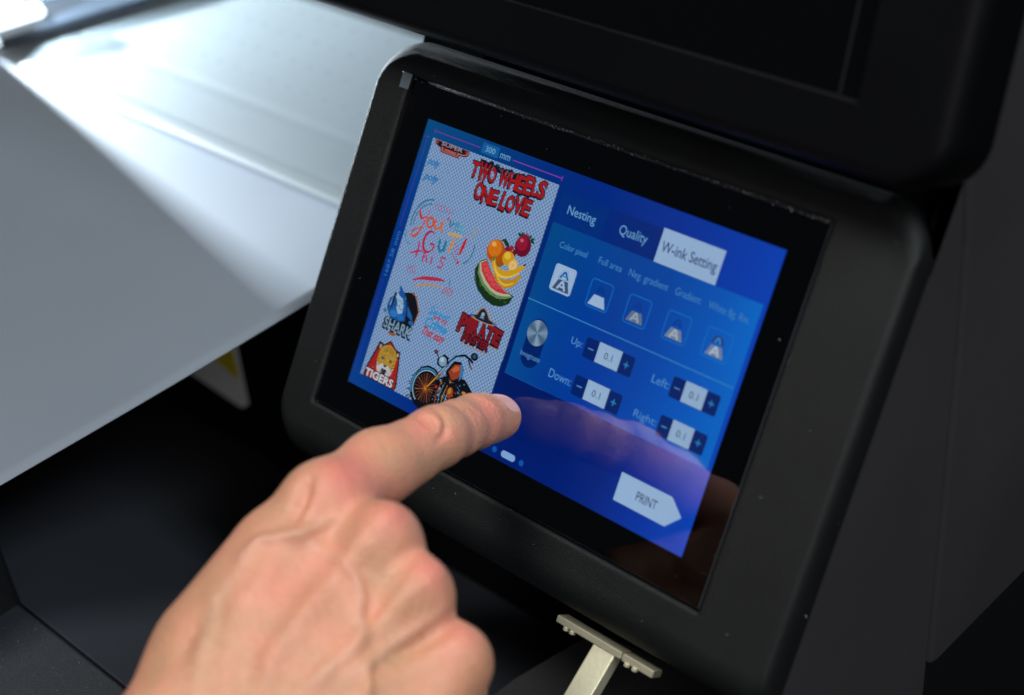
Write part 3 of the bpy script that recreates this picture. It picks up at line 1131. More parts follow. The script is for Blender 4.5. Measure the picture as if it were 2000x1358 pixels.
A.ell(438, 570, 14, 11, K, 9, 16).ell(438, 569, 7, 6, (46, 80, 110), 10, 12)
A.line([(420, 584), (434, 600), (444, 606)], 5, K, 9).line([(432, 598), (443, 606)], 3, OR, 10)
A.line([(300, 606), (314, 616)], 4, K, 9).ell(298, 604, 8, 6, K, 9, 12).ell(298, 604, 4, 3, OR, 10, 10)
A.poly([(354, 640), (372, 606), (398, 600), (416, 616), (420, 650), (392, 672), (360, 676)], K, 8)
A.poly([(364, 640), (378, 614), (398, 608), (408, 622), (404, 646), (384, 658)], OR, 9)
A.poly([(372, 632), (384, 616), (398, 614), (400, 624), (384, 636)], (190, 96, 60), 10)
A.poly([(398, 606), (412, 608), (420, 632), (410, 652)], (50, 120, 170), 9)
A.poly([(330, 676), (360, 652), (430, 640), (470, 664), (500, 712), (490, 775), (330, 775)], K, 7)
for k in range(150):
    x, y = rn.uniform(336, 486), rn.uniform(652, 765)
    if y < 668 and x > 440:
        continue
    c = [OR, OR, YL, CYN, CYN, (120, 150, 175), (60, 30, 30), K][rn.randrange(8)]
    r = rn.uniform(1.5, 5)
    A.ell(x, y, r, r*rn.uniform(0.4, 1.1), c, 9+rn.randrange(3), 8, rot=rn.uniform(0, 180))
for k in range(40):
    x, y = rn.uniform(240, 268), rn.uniform(690, 758)
    A.line([(x, y), (x-rn.uniform(4, 16), y+rn.uniform(2, 8))], 2, K, 3)
for k in range(5):
    A.line([(352+k*12, 668+k*4), (344+k*13, 712), (352+k*12, 756)], 3, [OR, CYN, YL, (130, 160, 185), OR][k], 12, True)
A.ell(392, 692, 17, 22, K, 11, 18).ell(392, 692, 12, 16, OR, 12, 16).ell(390, 688, 6, 9, YL, 13, 12)
A.ell(442, 676, 9, 5, YL, 12, 8).ell(452, 684, 12, 6, CYN, 11, 8)
A.obj('motorcycle_artwork', label='dark custom motorcycle with orange and blue accents')

# --- settings pane on the right
pc = [
    [(2, 70, 146), (1, 66, 156), (0, 64, 166), (0, 68, 178), (0, 82, 202), (1, 104, 222)],
    [(3, 68, 150), (1, 60, 158), (0, 58, 166), (0, 66, 182), (0, 84, 206), (1, 102, 224)],
    [(4, 74, 158), (1, 60, 162), (0, 56, 170), (0, 66, 186), (0, 84, 208), (1, 100, 222)],
    [(5, 72, 158), (1, 58, 158), (0, 54, 170), (0, 68, 190), (0, 88, 212), (1, 102, 224)],
]
grid_mesh('settings_pane', [556, 690, 830, 980, 1130, 1264], [143, 286, 430, 572], pc, 1.5, disp)
A = Art()
A.rect(557, 56, 726, 142, (0, 48, 128), 2).rect(727, 56, 911, 142, (0, 40, 128), 2)
A.obj('tab_strip')
for t, bx in (('Nesting', (593, 86, 693, 118)), ('Quality', (777, 84, 873, 118))):
    Art().text(t, bx, LT, 4, offset=0.004).obj('tab')
A = Art()
A.rect(912, 53, 1113, 143, (158, 190, 228), 4)
A.text('W-ink Setting', (922, 84, 1102, 121), (18, 52, 110), 5, offset=0.006)
A.obj('tab', label='selected pale tab reading W-ink Setting')
A = Art()
for t, bx in (('Color pixel', (603, 183, 702, 206)), ('Full area', (744, 183, 825, 201)), ('Neg. gradient', (850, 182, 982, 207)),
              ('Gradient', (1006, 181, 1089, 201)), ('White Bg. Rm.', (1114, 182, 1242, 207))):
    A.text(t, bx, (70, 140, 205), 4)
A.obj('caption')
A = Art()
A.line([(555, 359), (900, 359), (1261, 360)], 2.4, (60, 145, 210), 4)
A.line([(556, 572), (700, 572)], 1.6, (20, 90, 180), 4)
A.obj('divider')


def Aicon(A, cx_, cy_, s, c, hole, l, lt=1.0):
    """letter A drawn lying on a trapezoid plate"""
    A.poly([(cx_-17*s, cy_-13*s), (cx_+17*s, cy_-13*s), (cx_+30*s, cy_+16*s), (cx_-30*s, cy_+16*s)], c, l)
    if hole:
        A.line([(cx_-14*s, cy_+13*s), (cx_-1*s, cy_-10*s), (cx_+1*s, cy_-10*s), (cx_+14*s, cy_+13*s)], 6*s, hole, l+1)
        A.line([(cx_-9*s, cy_+5*s), (cx_+9*s, cy_+5*s)], 4.5*s, hole, l+1)


def rrect_line(A, x0, y0, x1, y1, r, w, c, l):
    pts = []
    for (a_, b_, a0) in ((x0+r, y0+r, 180), (x1-r, y0+r, 270), (x1-r, y1-r, 0), (x0+r, y1-r, 90)):
        for i in range(5):
            a = math.radians(a0+22.5*i)
            pts.append((a_+r*math.cos(a), b_+r*math.sin(a)))
    pts.append(pts[0])
    pts.append(pts[1])
    A.line(pts, w, c, l)


A = Art()
A.rect(612, 241, 688, 314, (158, 188, 222), 4, 9)
rrect_line(A, 618, 246, 682, 309, 6, 1.2, (140, 172, 208), 5)
A.line([(630, 276), (643, 252), (660, 252), (674, 276), (630, 276)], 1.3, (120, 150, 185), 5)
A.line([(638, 275), (650, 257), (654, 257), (666, 275)], 6, (10, 84, 160), 6)
A.line([(643, 268), (661, 268)], 5, (60, 150, 200), 6)
Aicon(A, 652, 292, 1.0, (60, 82, 118), (160, 190, 222), 5)
A.obj('option_button', label='first option button, filled pale')
specs = [(744, 819, (158, 190, 226), None, (0, 50, 140)), (876, 950, (100, 122, 150), (160, 176, 196), (0, 56, 150)),
         (1007, 1082, (120, 140, 165), (178, 190, 204), (0, 60, 160)), (1136, 1215, (120, 140, 170), (186, 204, 228), (16, 60, 120))]
for k, (x0, x1, c, hl, up_) in enumerate(specs):
    A = Art()
    rrect_line(A, x0, 241, x1, 315, 9, 2.2, (20, 122, 212), 4)
    m_ = (x0+x1)/2
    A.line([(m_-13, 274), (m_-3, 257), (m_+3, 257), (m_+13, 274)], 5, up_, 5)
    A.line([(m_-8, 269), (m_+8, 269)], 3.5, up_, 5)
    if k == 3:
        A.line([(m_-9, 274), (m_-2, 261), (m_+2, 261), (m_+9, 274)], 4.5, (70, 150, 215), 6)
        A.line([(m_-19, 277), (m_-10, 256)], 3, (60, 40, 80), 5).line([(m_+19, 277), (m_+10, 256)], 3, (60, 40, 80), 5)
    Aicon(A, m_, 293, 0.95 if k else 1.0, c, hl, 5)
    A.obj('option_button')

# toggle switch with brushed knob
A = Art()
A.rect(590, 398, 656, 534, (0, 34, 104), 4, 32)
A.text('Invaginate', (588, 494, 660, 514), (90, 150, 210), 6)
tog = A.obj('toggle_switch')
A = Art()
for k in range(72):
    a0, a1 = k*5, k*5+5.2
    q = 0.5+0.5*math.cos(math.radians(4*(k*5+20)))
    q = 0.25+0.6*q*(0.8 if (k//18) % 2 else 1.0)
    c = tuple(int(48+q*(150-48)) if i == 0 else int(74+q*(178-74)) if i == 1 else int(104+q*(205-104)) for i in range(3))
    A.poly([(623, 437)]+[(623+35*math.cos(math.radians(a)), 437+35*math.sin(math.radians(a))) for a in (a0, a1)], c, 7)
A.obj('toggle_knob')

for t, bx, x0, y0, x1 in (('Up:', (740, 405, 779, 430), 788, 390, 956), ('Down:', (702, 507, 782, 531), 790, 493, 955),
                          ('Left:', (1023, 408, 1080, 430), 1085, 391, 1236), ('Right:', (1003, 510, 1078, 536), 1085, 494, 1237)):
    A = Art()
    A.text(t, bx, (85, 150, 215), 4)
    y1 = y0+54
    w0 = x0+(44 if x0 < 900 else 40)
    w1 = x1-(45 if x0 < 900 else 43)
    A.rect(x0, y0, x1, y1, (0, 34, 110), 4, 6)
    A.rect(w0, y0-1, w1, y1-1, (156, 188, 224), 5)
    m_ = (w0+w1)/2
    my = (y0+y1)/2
    A.text('0.1', (m_-14, my-9, m_+14, my+9), (64, 80, 112), 6)
    a_ = (x0+w0)/2
    A.line([(a_-9, my), (a_+9, my)], 2.6, (96, 160, 215), 6)
    a_ = (w1+x1)/2
    A.line([(a_-9, my), (a_+9, my)], 2.6, (50, 150, 220), 6).line([(a_, my-9), (a_, my+9)], 2.6, (50, 150, 220), 6)
    A.obj('value_stepper', label='value stepper beside the word '+t.replace(':', ''))

A = Art()
A.poly([(1027, 673), (1196, 673), (1240, 711), (1200, 750), (1027, 749)], (160, 194, 232), 4)
A.text('PRINT', (1092, 700, 1160, 724), (52, 62, 100), 5, offset=0.004)
A.obj('print_button')
for x in (570, 605, 707):
    Art().ell(x, 777, 8.5, 8.5, (12, 86, 175), 4).obj('page_dot')
Art().rect(631, 767, 683, 786, (130, 170, 222), 4, 9).obj('page_dot', label='long pale page dot')

# dust specks on glass and housing
rn = random.Random(5)
v, f = [], []


def speck(x, y, z, r):
    b = len(v)
    h = r*0.5
    a = rn.uniform(0, 3)
    for k in range(5):
        q = a+k*2*math.pi/5
        v.append(P3(x+r*math.cos(q)*rn.uniform(.6, 1.2), y+r*math.sin(q)*rn.uniform(.6, 1.2), z+0.02))
    v.append(P3(x, y, z+h))
    v.append(P3(x, y, z))
    for k in range(5):
        f.append((b+k, b+(k+1) % 5, b+5))
        f.append((b+(k+1) % 5, b+k, b+6))


for k in range(90):
    s_ = rn.random()
    x, y = rn.uniform(-116, 126), rn.uniform(-80, 74)
    if abs(x) < 87 and abs(y) < 55 and rn.random() < 0.85:
        continue
    inside = -99 < x < 98 and abs(y) < 66
    speck(x, y, 0.02 if inside else 0.92, rn.uniform(0.06, 0.17))
for k in range(170):
    x = rn.uniform(-98, 60) if k < 120 else rn.uniform(60, 98)
    speck(x, 66.7+rn.gauss(0, 0.35), 0.5, rn.uniform(0.08, 0.22))
for (x, y, q) in ((131.5, -22, .7), (131.4, -32, 0.3), (131.6, -54, .7), (131.5, -48, .3), (131.6, 20, .3), (131.4, 5, .3)):
    speck(x, y, -8.6, q)
for k in range(230):             # grit on the tray
    X_, F_q = rn.uniform(-200, -60), rn.uniform(158, 225)
    speck(X_, SN*-111.9-CS*F_q, CS*-111.9+SN*F_q, rn.uniform(0.07, 0.2))
d_ = link('dust', v, f, M_dust, None)
d_.location = W((0, 0, 0))
d_.rotation_euler = (TH, 0, 0)
tag(d_, 'tiny pale dust specks scattered on the glass, black housing and tray', 'dust', kind='stuff')

# ------------------------------------------------------------------ THE HAND


def build_hand():
    I = dict(tip=on_z(972, 813, 8.4), dip=np.array([4.8, -37.7, 26.0]), mid=np.array([9.6, -39.2, 39.5]),
             pip=np.array([14.8, -41.1, 54.0]), prx=np.array([19.0, -50.4, 82.0]), mcp=np.array([25.6, -62.2, 106.5]))
    mM = on_z(742, 1066, 102)
    mR = on_z(806, 1166, 99)
    mL = on_z(884, 1296, 93)
    w = np.array([11, -59, 43.0])
    w /= np.linalg.norm(w)
    tv = mL-I['mcp']
    tv -= w*(tv@w)
    tv /= np.linalg.norm(tv)
    nd = np.cross(w, tv)
    if nd @ np.array([.63, .15, .76]) < 0:
        nd = -nd
    Wr = mM*0.6+mR*0.4+w*76 - nd*3
    res = 0.85
    lo = np.array([-25., -235, -1.])
    hi = np.array([155., -20, 242])
    nn = np.ceil((hi-lo)/res).astype(int)
    ax = [lo[i]+res*np.arange(nn[i]) for i in range(3)]

    def new():
        return np.full(nn, 30.0, np.float32)

    def smin(a, b, k):
        h = np.maximum(k-np.abs(a-b), 0)/k
        return np.minimum(a, b)-h*h*k*0.25

    def cone(A_, a, b, ra, rb, k=4.0, flat=None):
        mg = max(ra, rb)+14
        l_ = np.minimum(a, b)-mg
        h_ = np.maximum(a, b)+mg
        i0 = np.clip(((l_-lo)/res).astype(int), 0, nn)
        i1 = np.clip(((h_-lo)/res).astype(int)+1, 0, nn)
        if np.any(i1 <= i0):
            return
        sl = tuple(slice(i0[i], i1[i]) for i in range(3))
        X = ax[0][sl[0]][:, None, None]
        Y = ax[1][sl[1]][None, :, None]
        Z = ax[2][sl[2]][None, None, :]
        ba = b-a
        L2 = max(ba@ba, 1e-6)
        t = np.clip(((X-a[0])*ba[0]+(Y-a[1])*ba[1]+(Z-a[2])*ba[2])/L2, 0, 1)
        dx, dy, dz = X-a[0]-t*ba[0], Y-a[1]-t*ba[1], Z-a[2]-t*ba[2]
        r2 = dx*dx+dy*dy+dz*dz
        if flat is not None:    # (direction, squash): thinner along that direction
            q = dx*flat[0][0]+dy*flat[0][1]+dz*flat[0][2]
            r2 = r2+q*q*(flat[1]**2-1)
        d = np.sqrt(r2)-(ra+(rb-ra)*t)
        A_[sl] = smin(A_[sl], d.astype(np.float32), k)

    def finger(pts, rad, k=3.0, knuck=None):
        A_ = new()
        for i in range(len(pts)-1):
            m_ = pts[i]*0.5+pts[i+1]*0.5
            waist = min(rad[i], rad[i+1])*0.97
            cone(A_, pts[i], m_, rad[i], waist, k)
            cone(A_, m_, pts[i+1], waist, rad[i+1], k)
        return A_

    # --- index finger
    ndi = np.array([.42, .74, .52])
    fd = I['tip']-I['dip']
    fd /= np.linalg.norm(fd)
    ndi -= fd*(ndi@fd)
    ndi /= np.linalg.norm(ndi)
    sd_ = np.cross(fd, ndi)
    idx = new()
    cone(idx, I['tip']+fd*0.4, I['dip'], 8.1, 9.1, 3)
    cone(idx, I['tip']-ndi*0.9, I['tip']-ndi*0.6-fd*9, 7.6, 8.4, 3)
    cone(idx, I['dip'], I['mid'], 9.1, 9.2, 4)
    cone(idx, I['mid'], I['pip'], 9.2, 9.5, 4)
    cone(idx, I['pip'], I['prx'], 9.7, 10.7, 5)
    cone(idx, I['prx'], I['mcp'], 10.7, 13.0, 6)
    e1 = (I['pip']-I['mcp'])
    e1 /= np.linalg.norm(e1)
    dpi = np.array([.28, .92, .28])
    dpi -= e1*(dpi@e1)
    dpi /= np.linalg.norm(dpi)
    cone(idx, I['pip']+dpi*1.6-e1*3.5, I['pip']+dpi*1.2+e1*1.0, 8.0, 7.8, 4)
    # palm-side pads of the finger
    cone(idx, I['pip']-dpi*1.2-e1*14, I['pip']-dpi*1.0-e1*30, 9.2, 10.0, 5)

    # --- body of the hand
    body = new()
    tips = [I['mcp'], mM, mR, mL]
    wr = [Wr-tv*22, Wr-tv*8+nd*1.5, Wr+tv*7+nd*1, Wr+tv*20-nd*1]
    rm = [13.6, 12.6, 12.0, 11.6]
    for m_, q, r in zip(tips, wr, rm):
        cone(body, m_-nd*1.5, m_*.5+q*.5-nd*2.0, r, 14.5, 8)
        cone(body, m_*.5+q*.5-nd*2.0, q-nd*4, 14.5, 17.5, 10)
    for a, b in zip(tips[:-1], tips[1:]):        # fill of the palm
        cone(body, (a+b)/2-nd*8+w*14, (a+b)/2-nd*12+w*50, 12, 15, 10)
    cone(body, I['mcp']+w*20-nd*6-tv*5, I['mcp']+w*52-nd*10-tv*8, 13.0, 15, 12)
    # hypothenar side and first web
    cone(body, mL+w*18-nd*9+tv*1, mL+w*58-nd*12-tv*1, 14, 17, 10)
    cone(body, I['mcp']+w*20-nd*9-tv*3, Wr-tv*20-nd*12, 13, 18.5, 10)
    # forearm
    fw = np.array([-0.12, -0.62, 0.78])
    fw /= np.linalg.norm(fw)
    for s_ in (-1, 0, 1):
        cone(body, Wr+tv*13*s_-nd*6+w*4, Wr+tv*15*s_-nd*8+fw*110, 18.5, 24, 10)
    # thumb
    cmc = Wr-tv*31-nd*10-w*2
    tm = I['mcp']+w*30-nd*30-tv*11
    cone(body, cmc, tm, 16.5, 12.0, 10)
    cone(body, cmc*.6+tm*.4+nd*4, I['mcp']+w*16-nd*10-tv*0, 12, 11, 12)
    ti = tm-w*16+tv*26-nd*4
    tt = ti+tv*26-nd*1+w*4
    th_ = new()
    cone(th_, tm, ti, 13, 11, 5)
    cone(th_, ti, tt, 11, 9, 5)
    # knuckle heads
    for m_, r, up_ in zip(tips, (8.6, 8.2, 7.6, 7.0), (3.8, 6.4, 5.8, 5.0)):
        cone(body, m_+nd*up_-w*2, m_+nd*(up_-1.0)+w*3, r, r-0.6, 6)

    # --- curled fingers
    curled = []
    for m_, ln, r, ang in ((mM, (54, 33, 24), (12.2, 10.4, 9.2, 8.2), 80), (mR, (49, 30, 24), (11.4, 9.8, 8.6, 7.8), 84), (mL, (38, 23, 21), (10.4, 8.8, 7.8, 7.0), 84)):
        a = math.radians(ang)
        d1 = -w*math.cos(a)-nd*math.sin(a)
        a2 = math.radians(ang+92)
        d2 = -w*math.cos(a2)-nd*math.sin(a2)
        a3 = math.radians(ang+92+55)
        d3 = -w*math.cos(a3)-nd*math.sin(a3)
        conv = -tv*0.05
        p0, p1 = m_, m_+d1*ln[0]
        p2 = p1+(d2+conv)*ln[1]
        p3 = p2+(d3+conv)*ln[2]*0.7
        curled.append(finger([p0, p1, p2, p3], r, 3))
    F_ = body
    F_ = smin(F_, idx, 6)
    cc = curled[0]
    for c_ in curled[1:]:
        cc = smin(cc, c_, 1.6)
    F_ = smin(F_, cc, 5)
    F_ = smin(F_, th_, 3)

    # --- naive surface nets
    s0 = F_ < 0
    cnt = np.zeros(np.array(F_.shape)-1, np.int8)
    pos = np.zeros(cnt.shape+(3,), np.float32)
    num = np.zeros(cnt.shape, np.int8)

    def cs(A_, o):
        return A_[o[0]:A_.shape[0]-1+o[0], o[1]:A_.shape[1]-1+o[1], o[2]:A_.shape[2]-1+o[2]]
    act = np.zeros(cnt.shape, bool)
    tot = np.zeros(cnt.shape, np.int8)
    for o in np.ndindex(2, 2, 2):
        tot += cs(s0, o)
    act = (tot > 0) & (tot < 8)
    ii = np.argwhere(act)
    P = np.zeros((len(ii), 3))
    N_ = np.zeros(len(ii))
    for axis in range(3):
        o1, o2 = [k for k in range(3) if k != axis]
        for a in (0, 1):
            for b in (0, 1):
                c0 = ii.copy()
                c0[:, o1] += a
                c0[:, o2] += b
                c1 = c0.copy()
                c1[:, axis] += 1
                f0 = F_[tuple(c0.T)].astype(float)
                f1 = F_[tuple(c1.T)].astype(float)
                m_ = (f0 < 0) != (f1 < 0)
                t = np.where(m_, f0/np.where(m_, f0-f1, 1), 0)
                q = c0.astype(float)
                q[:, axis] += t
                P[m_] += q[m_]
                N_[m_] += 1
    P /= N_[:, None]
    V = lo+res*P
    idm = -np.ones(cnt.shape, np.int64)
    idm[tuple(ii.T)] = np.arange(len(ii))
    quads = []
    for axis in range(3):
        o1, o2 = [(1, 2), (2, 0), (0, 1)][axis]
        sl0 = [slice(None)]*3
        sl1 = [slice(None)]*3
        sl0[axis] = slice(0, -1)
        sl1[axis] = slice(1, None)
        ch_ = s0[tuple(sl0)] != s0[tuple(sl1)]
        e_ = np.argwhere(ch_)
        ok = (e_[:, o1] > 0) & (e_[:, o2] > 0) & (e_[:, o1] < cnt.shape[o1]) & (e_[:, o2] < cnt.shape[o2]) & (e_[:, axis] < cnt.shape[axis])
        e_ = e_[ok]
        inside = s0[tuple(e_.T)]
        q = []
        for a, b in ((0, 0), (1, 0), (1, 1), (0, 1)):
            c0 = e_.copy()
            c0[:, o1] -= a
            c0[:, o2] -= b
            q.append(idm[tuple(c0.T)])
        q = np.stack(q, 1)
        q = np.where(inside[:, None], q[:, ::1], q[:, ::-1])
        quads.append(q[(q >= 0).all(1)])
    Q = np.concatenate(quads)
    # close-range relaxation for a clean skin surface
    nv = len(V)
    for it in range(4):
        acc = np.zeros_like(V)
        c_ = np.zeros(nv)
        for a, b in ((0, 1), (1, 2), (2, 3), (3, 0)):
            np.add.at(acc, Q[:, a], V[Q[:, b]])
            np.add.at(acc, Q[:, b], V[Q[:, a]])
            np.add.at(c_, Q[:, a], 1)
            np.add.at(c_, Q[:, b], 1)
        V = V*0.4+0.6*acc/np.maximum(c_, 1)[:, None]

    def normals(V):
        n1 = np.cross(V[Q[:, 2]]-V[Q[:, 0]], V[Q[:, 3]]-V[Q[:, 1]])
        N = np.zeros_like(V)
        for k in range(4):
            np.add.at(N, Q[:, k], n1)
        return N/np.maximum(np.linalg.norm(N, axis=1), 1e-9)[:, None]
    N = normals(V)
    if ((V+N-V.mean(0))**2).sum() < ((V-V.mean(0))**2).sum():
        Q = Q[:, ::-1]
        N = -N
    # --- veins, tendons, creases (carved into the back of the hand and finger)
    px = to_px(V)
    view = CAMP-V
    view /= np.linalg.norm(view, axis=1)[:, None]
    face = np.clip(((N*view).sum(1)-0.12)/0.3, 0, 1)
    hgt = (V-Wr)@nd
    back = np.clip((hgt+14)/6, 0, 1)*face

    def zc(pts):                # landmarks read off an enlarged view of the hand
        return [(220+a*0.455, 740+b*0.455) for a, b in pts]

    def dist(pts):
        best = np.full(nv, 1e9)
        tpos = np.zeros(nv)
        n_ = len(pts)-1
        for i in range(n_):
            a = np.array(pts[i])
            b = np.array(pts[i+1])
            t = np.clip(((px-a)@(b-a))/((b-a)@(b-a)), 0, 1)
            d = np.linalg.norm(px-a-t[:, None]*(b-a), axis=1)
            m_ = d < best
            best = np.where(m_, d, best)
            tpos = np.where(m_, (i+t)/n_, tpos)
        return best, tpos
    disp_ = np.zeros(nv)

    def ridge(pts, amp, sg, mask=back, fade=True):
        nonlocal disp_
        d, t = dist(pts)
        k = np.sin(np.pi*np.clip(t*0.9+0.05, 0, 1))**0.5 if fade else 1.0
        wob = 1+0.3*np.sin(V[:, 0]*0.31+V[:, 1]*0.23)*np.sin(V[:, 2]*0.27+1.0)
        disp_ = disp_+1.5*amp*wob*np.exp(-(d/sg)**2)*k*mask
    # veins
    ridge(zc([(560, 760), (640, 705), (700, 690), (800, 675), (870, 645), (950, 590)]), 1.25, 13)
    ridge(zc([(780, 680), (860, 715), (920, 755), (1000, 800), (1045, 860), (1062, 930), (1060, 1000), (1078, 1080), (1045, 1150), (1000, 1195), (900, 1270), (800, 1330), (760, 1400)]), 0.75, 15)
    ridge(zc([(620, 715), (560, 790), (500, 870), (445, 950), (405, 1060), (388, 1150), (380, 1260), (360, 1400)]), 0.85, 19)
    ridge(zc([(1440, 980), (1370, 1040), (1280, 1105), (1180, 1160), (1090, 1230), (1000, 1285)]), 0.95, 14)
    ridge(zc([(1240, 790), (1200, 860), (1150, 930), (1080, 980)]), 0.6, 11)
    ridge(zc([(1090, 1230), (1090, 1400)]), 0.9, 12)
    # tendons
    ridge(zc([(940, 400), (880, 520), (800, 640), (700, 780), (560, 980), (500, 1200), (470, 1400)]), 0.8, 26)
    ridge(zc([(1190, 560), (1090, 690), (960, 850), (830, 1000), (690, 1200), (620, 1400)]), 1.2, 25)
    ridge(zc([(1390, 820), (1260, 930), (1130, 1060), (960, 1210), (820, 1400)]), 1.0, 22)
    ridge(zc([(1500, 1130), (1330, 1230), (1100, 1330), (1000, 1420)]), 0.6, 22)
    # hollows between the metacarpals
    ridge(zc([(850, 440), (810, 540), (770, 620)]), -1.7, 14)
    ridge(zc([(1080, 500), (990, 640), (900, 720)]), -0.4, 26)
    ridge(zc([(1300, 740), (1220, 820), (1160, 900), (1110, 1000), (1090, 1100)]), -1.4, 20)
    ridge(zc([(1480, 1000), (1390, 1090), (1260, 1150), (1150, 1190)]), -1.2, 22)
    ridge(zc([(540, 800), (440, 980), (300, 1180)]), -0.9, 22)
    # joint bulges and folds of the pointing finger
    fin = np.clip((V[:, 2] < 96)*1.0, 0, 1)*face
    def fz(pts):
        return [(780+a*0.162, 740+b*0.162) for a, b in pts]
    ridge(fz([(180, 400), (330, 410), (440, 450), (500, 540), (480, 640)]), 0.5, 13, fin)
    ridge(fz([(420, 380), (520, 450), (560, 540), (540, 660), (470, 740)]), -0.7, 8, fin)
    for k in range(4):
        ridge(fz([(150+k*60, 430+k*12), (250+k*60, 500+k*18), (330+k*40, 600+k*10)]), -0.22, 2.6, fin)
    # folds over the end joint
    for k, (a, b) in enumerate((((800, 270), (960, 420)), ((850, 240), (1010, 400)), ((900, 225), (1050, 440)))):
        ridge(fz([a, ((a[0]+b[0])/2-20, (a[1]+b[1])/2+8), b, (b[0]+5, b[1]+40)]), -0.16, 2.4, fin)
    ridge(fz([(960, 200), (1080, 290), (1200, 370), (1260, 420)]), 0.35, 4, fin)
    V = V+N*disp_[:, None]
    # --- nail: plate set into the finger end
    ndn = np.array([.04, 1.0, .02])
    ndn -= fd*(ndn@fd)
    ndn /= np.linalg.norm(ndn)
    sd_ = np.cross(fd, ndn)
    nc = I['tip']+ndn*7.0-fd*1.6
    rel = V-nc
    u_ = rel@sd_
    v_ = rel@fd
    hh = rel@ndn
    nail_w, nail_l = 7.2, 8.3
    e_ = (np.abs(u_)/nail_w)**3.2+(np.abs(v_)/nail_l)**3.2
    msk = (hh > -6)
    V = V+ndn*((-0.5*np.clip((1.15-e_)/0.35, 0, 1)*np.clip((hh+3.0)/4, 0, 1))[:, None])
    print('nail', to_px(np.array([nc+sd_*a*nail_w+fd*b*nail_l for a,b in ((-1,-1),(1,-1),(1,1),(-1,1))])).round())
    V = V+ndn*((0.34*np.exp(-((e_-1.5)/0.5)**2)*np.clip((hh+3.5)/3, 0, 1)*(v_ < 5))[:, None])
    V[:, 2] = np.maximum(V[:, 2], 0.12)
    # --- blood colour over joints
    red = np.zeros(nv)

    def spot(c, r, a):
        nonlocal red
        d2 = ((px-np.array(c))**2).sum(1)
        red = red+a*np.exp(-d2/r**2)*face
    spot((660, 915), 60, .75)
    spot((700, 935), 60, .35)
    spot((775, 1000), 48, .8)
    spot((845, 1105), 42, .8)
    spot((905, 1225), 55, .55)
    spot((825, 830), 34, .65)
    spot((880, 850), 22, .45)
    spot((945, 800), 26, .8)
    spot((985, 850), 34, .55)
    spot((610, 1080), 90, .15)
    spot((560, 1180), 110, .22)
    red = np.clip(red, 0, 1)
    vein = np.zeros(nv)
    for pts in ([(560, 760), (640, 705), (700, 690), (800, 675), (870, 645), (950, 590)],
                [(780, 680), (860, 715), (1000, 800), (1045, 860), (1062, 930), (1060, 1000), (1078, 1080), (1000, 1195), (900, 1270), (760, 1400)],
                [(620, 715), (560, 790), (445, 950), (405, 1060), (388, 1150), (360, 1400)],
                [(1440, 980), (1280, 1105), (1090, 1230), (1000, 1285)]):
        d, t = dist(zc(pts))
        vein = np.maximum(vein, np.exp(-(d/10)**2)*back)

    org = W(Wr)
    Ww = np.stack([V[:, 0]*S, (CS*V[:, 1]-SN*V[:, 2])*S, (SN*V[:, 1]+CS*V[:, 2])*S], 1)-np.array(org)
    me = bpy.data.meshes.new('person')
    me.vertices.add(nv)
    me.vertices.foreach_set('co', Ww.ravel())
    me.loops.add(len(Q)*4)
    me.loops.foreach_set('vertex_index', Q.ravel().astype(np.int32))
    me.polygons.add(len(Q))
    me.polygons.foreach_set('loop_start', (np.arange(len(Q))*4).astype(np.int32))
    me.polygons.foreach_set('loop_total', np.full(len(Q), 4, np.int32))
    me.update(calc_edges=True)
    me.validate()
    me.polygons.foreach_set('use_smooth', [True]*len(me.polygons))
    for nm, arr in (('blood', red), ('vein', vein)):
        at = me.attributes.new(nm, 'FLOAT', 'POINT')
        at.data.foreach_set('value', arr.astype(np.float32))
    at = me.attributes.new('nailpos', 'FLOAT_VECTOR', 'POINT')
    nl_ = np.stack([u_/nail_w, v_/nail_l, hh], 1).astype(np.float32)
    at.data.foreach_set('vector', nl_.ravel())
    o = bpy.data.objects.new('person', me)
    sc.collection.objects.link(o)
    o.location = org
    return o


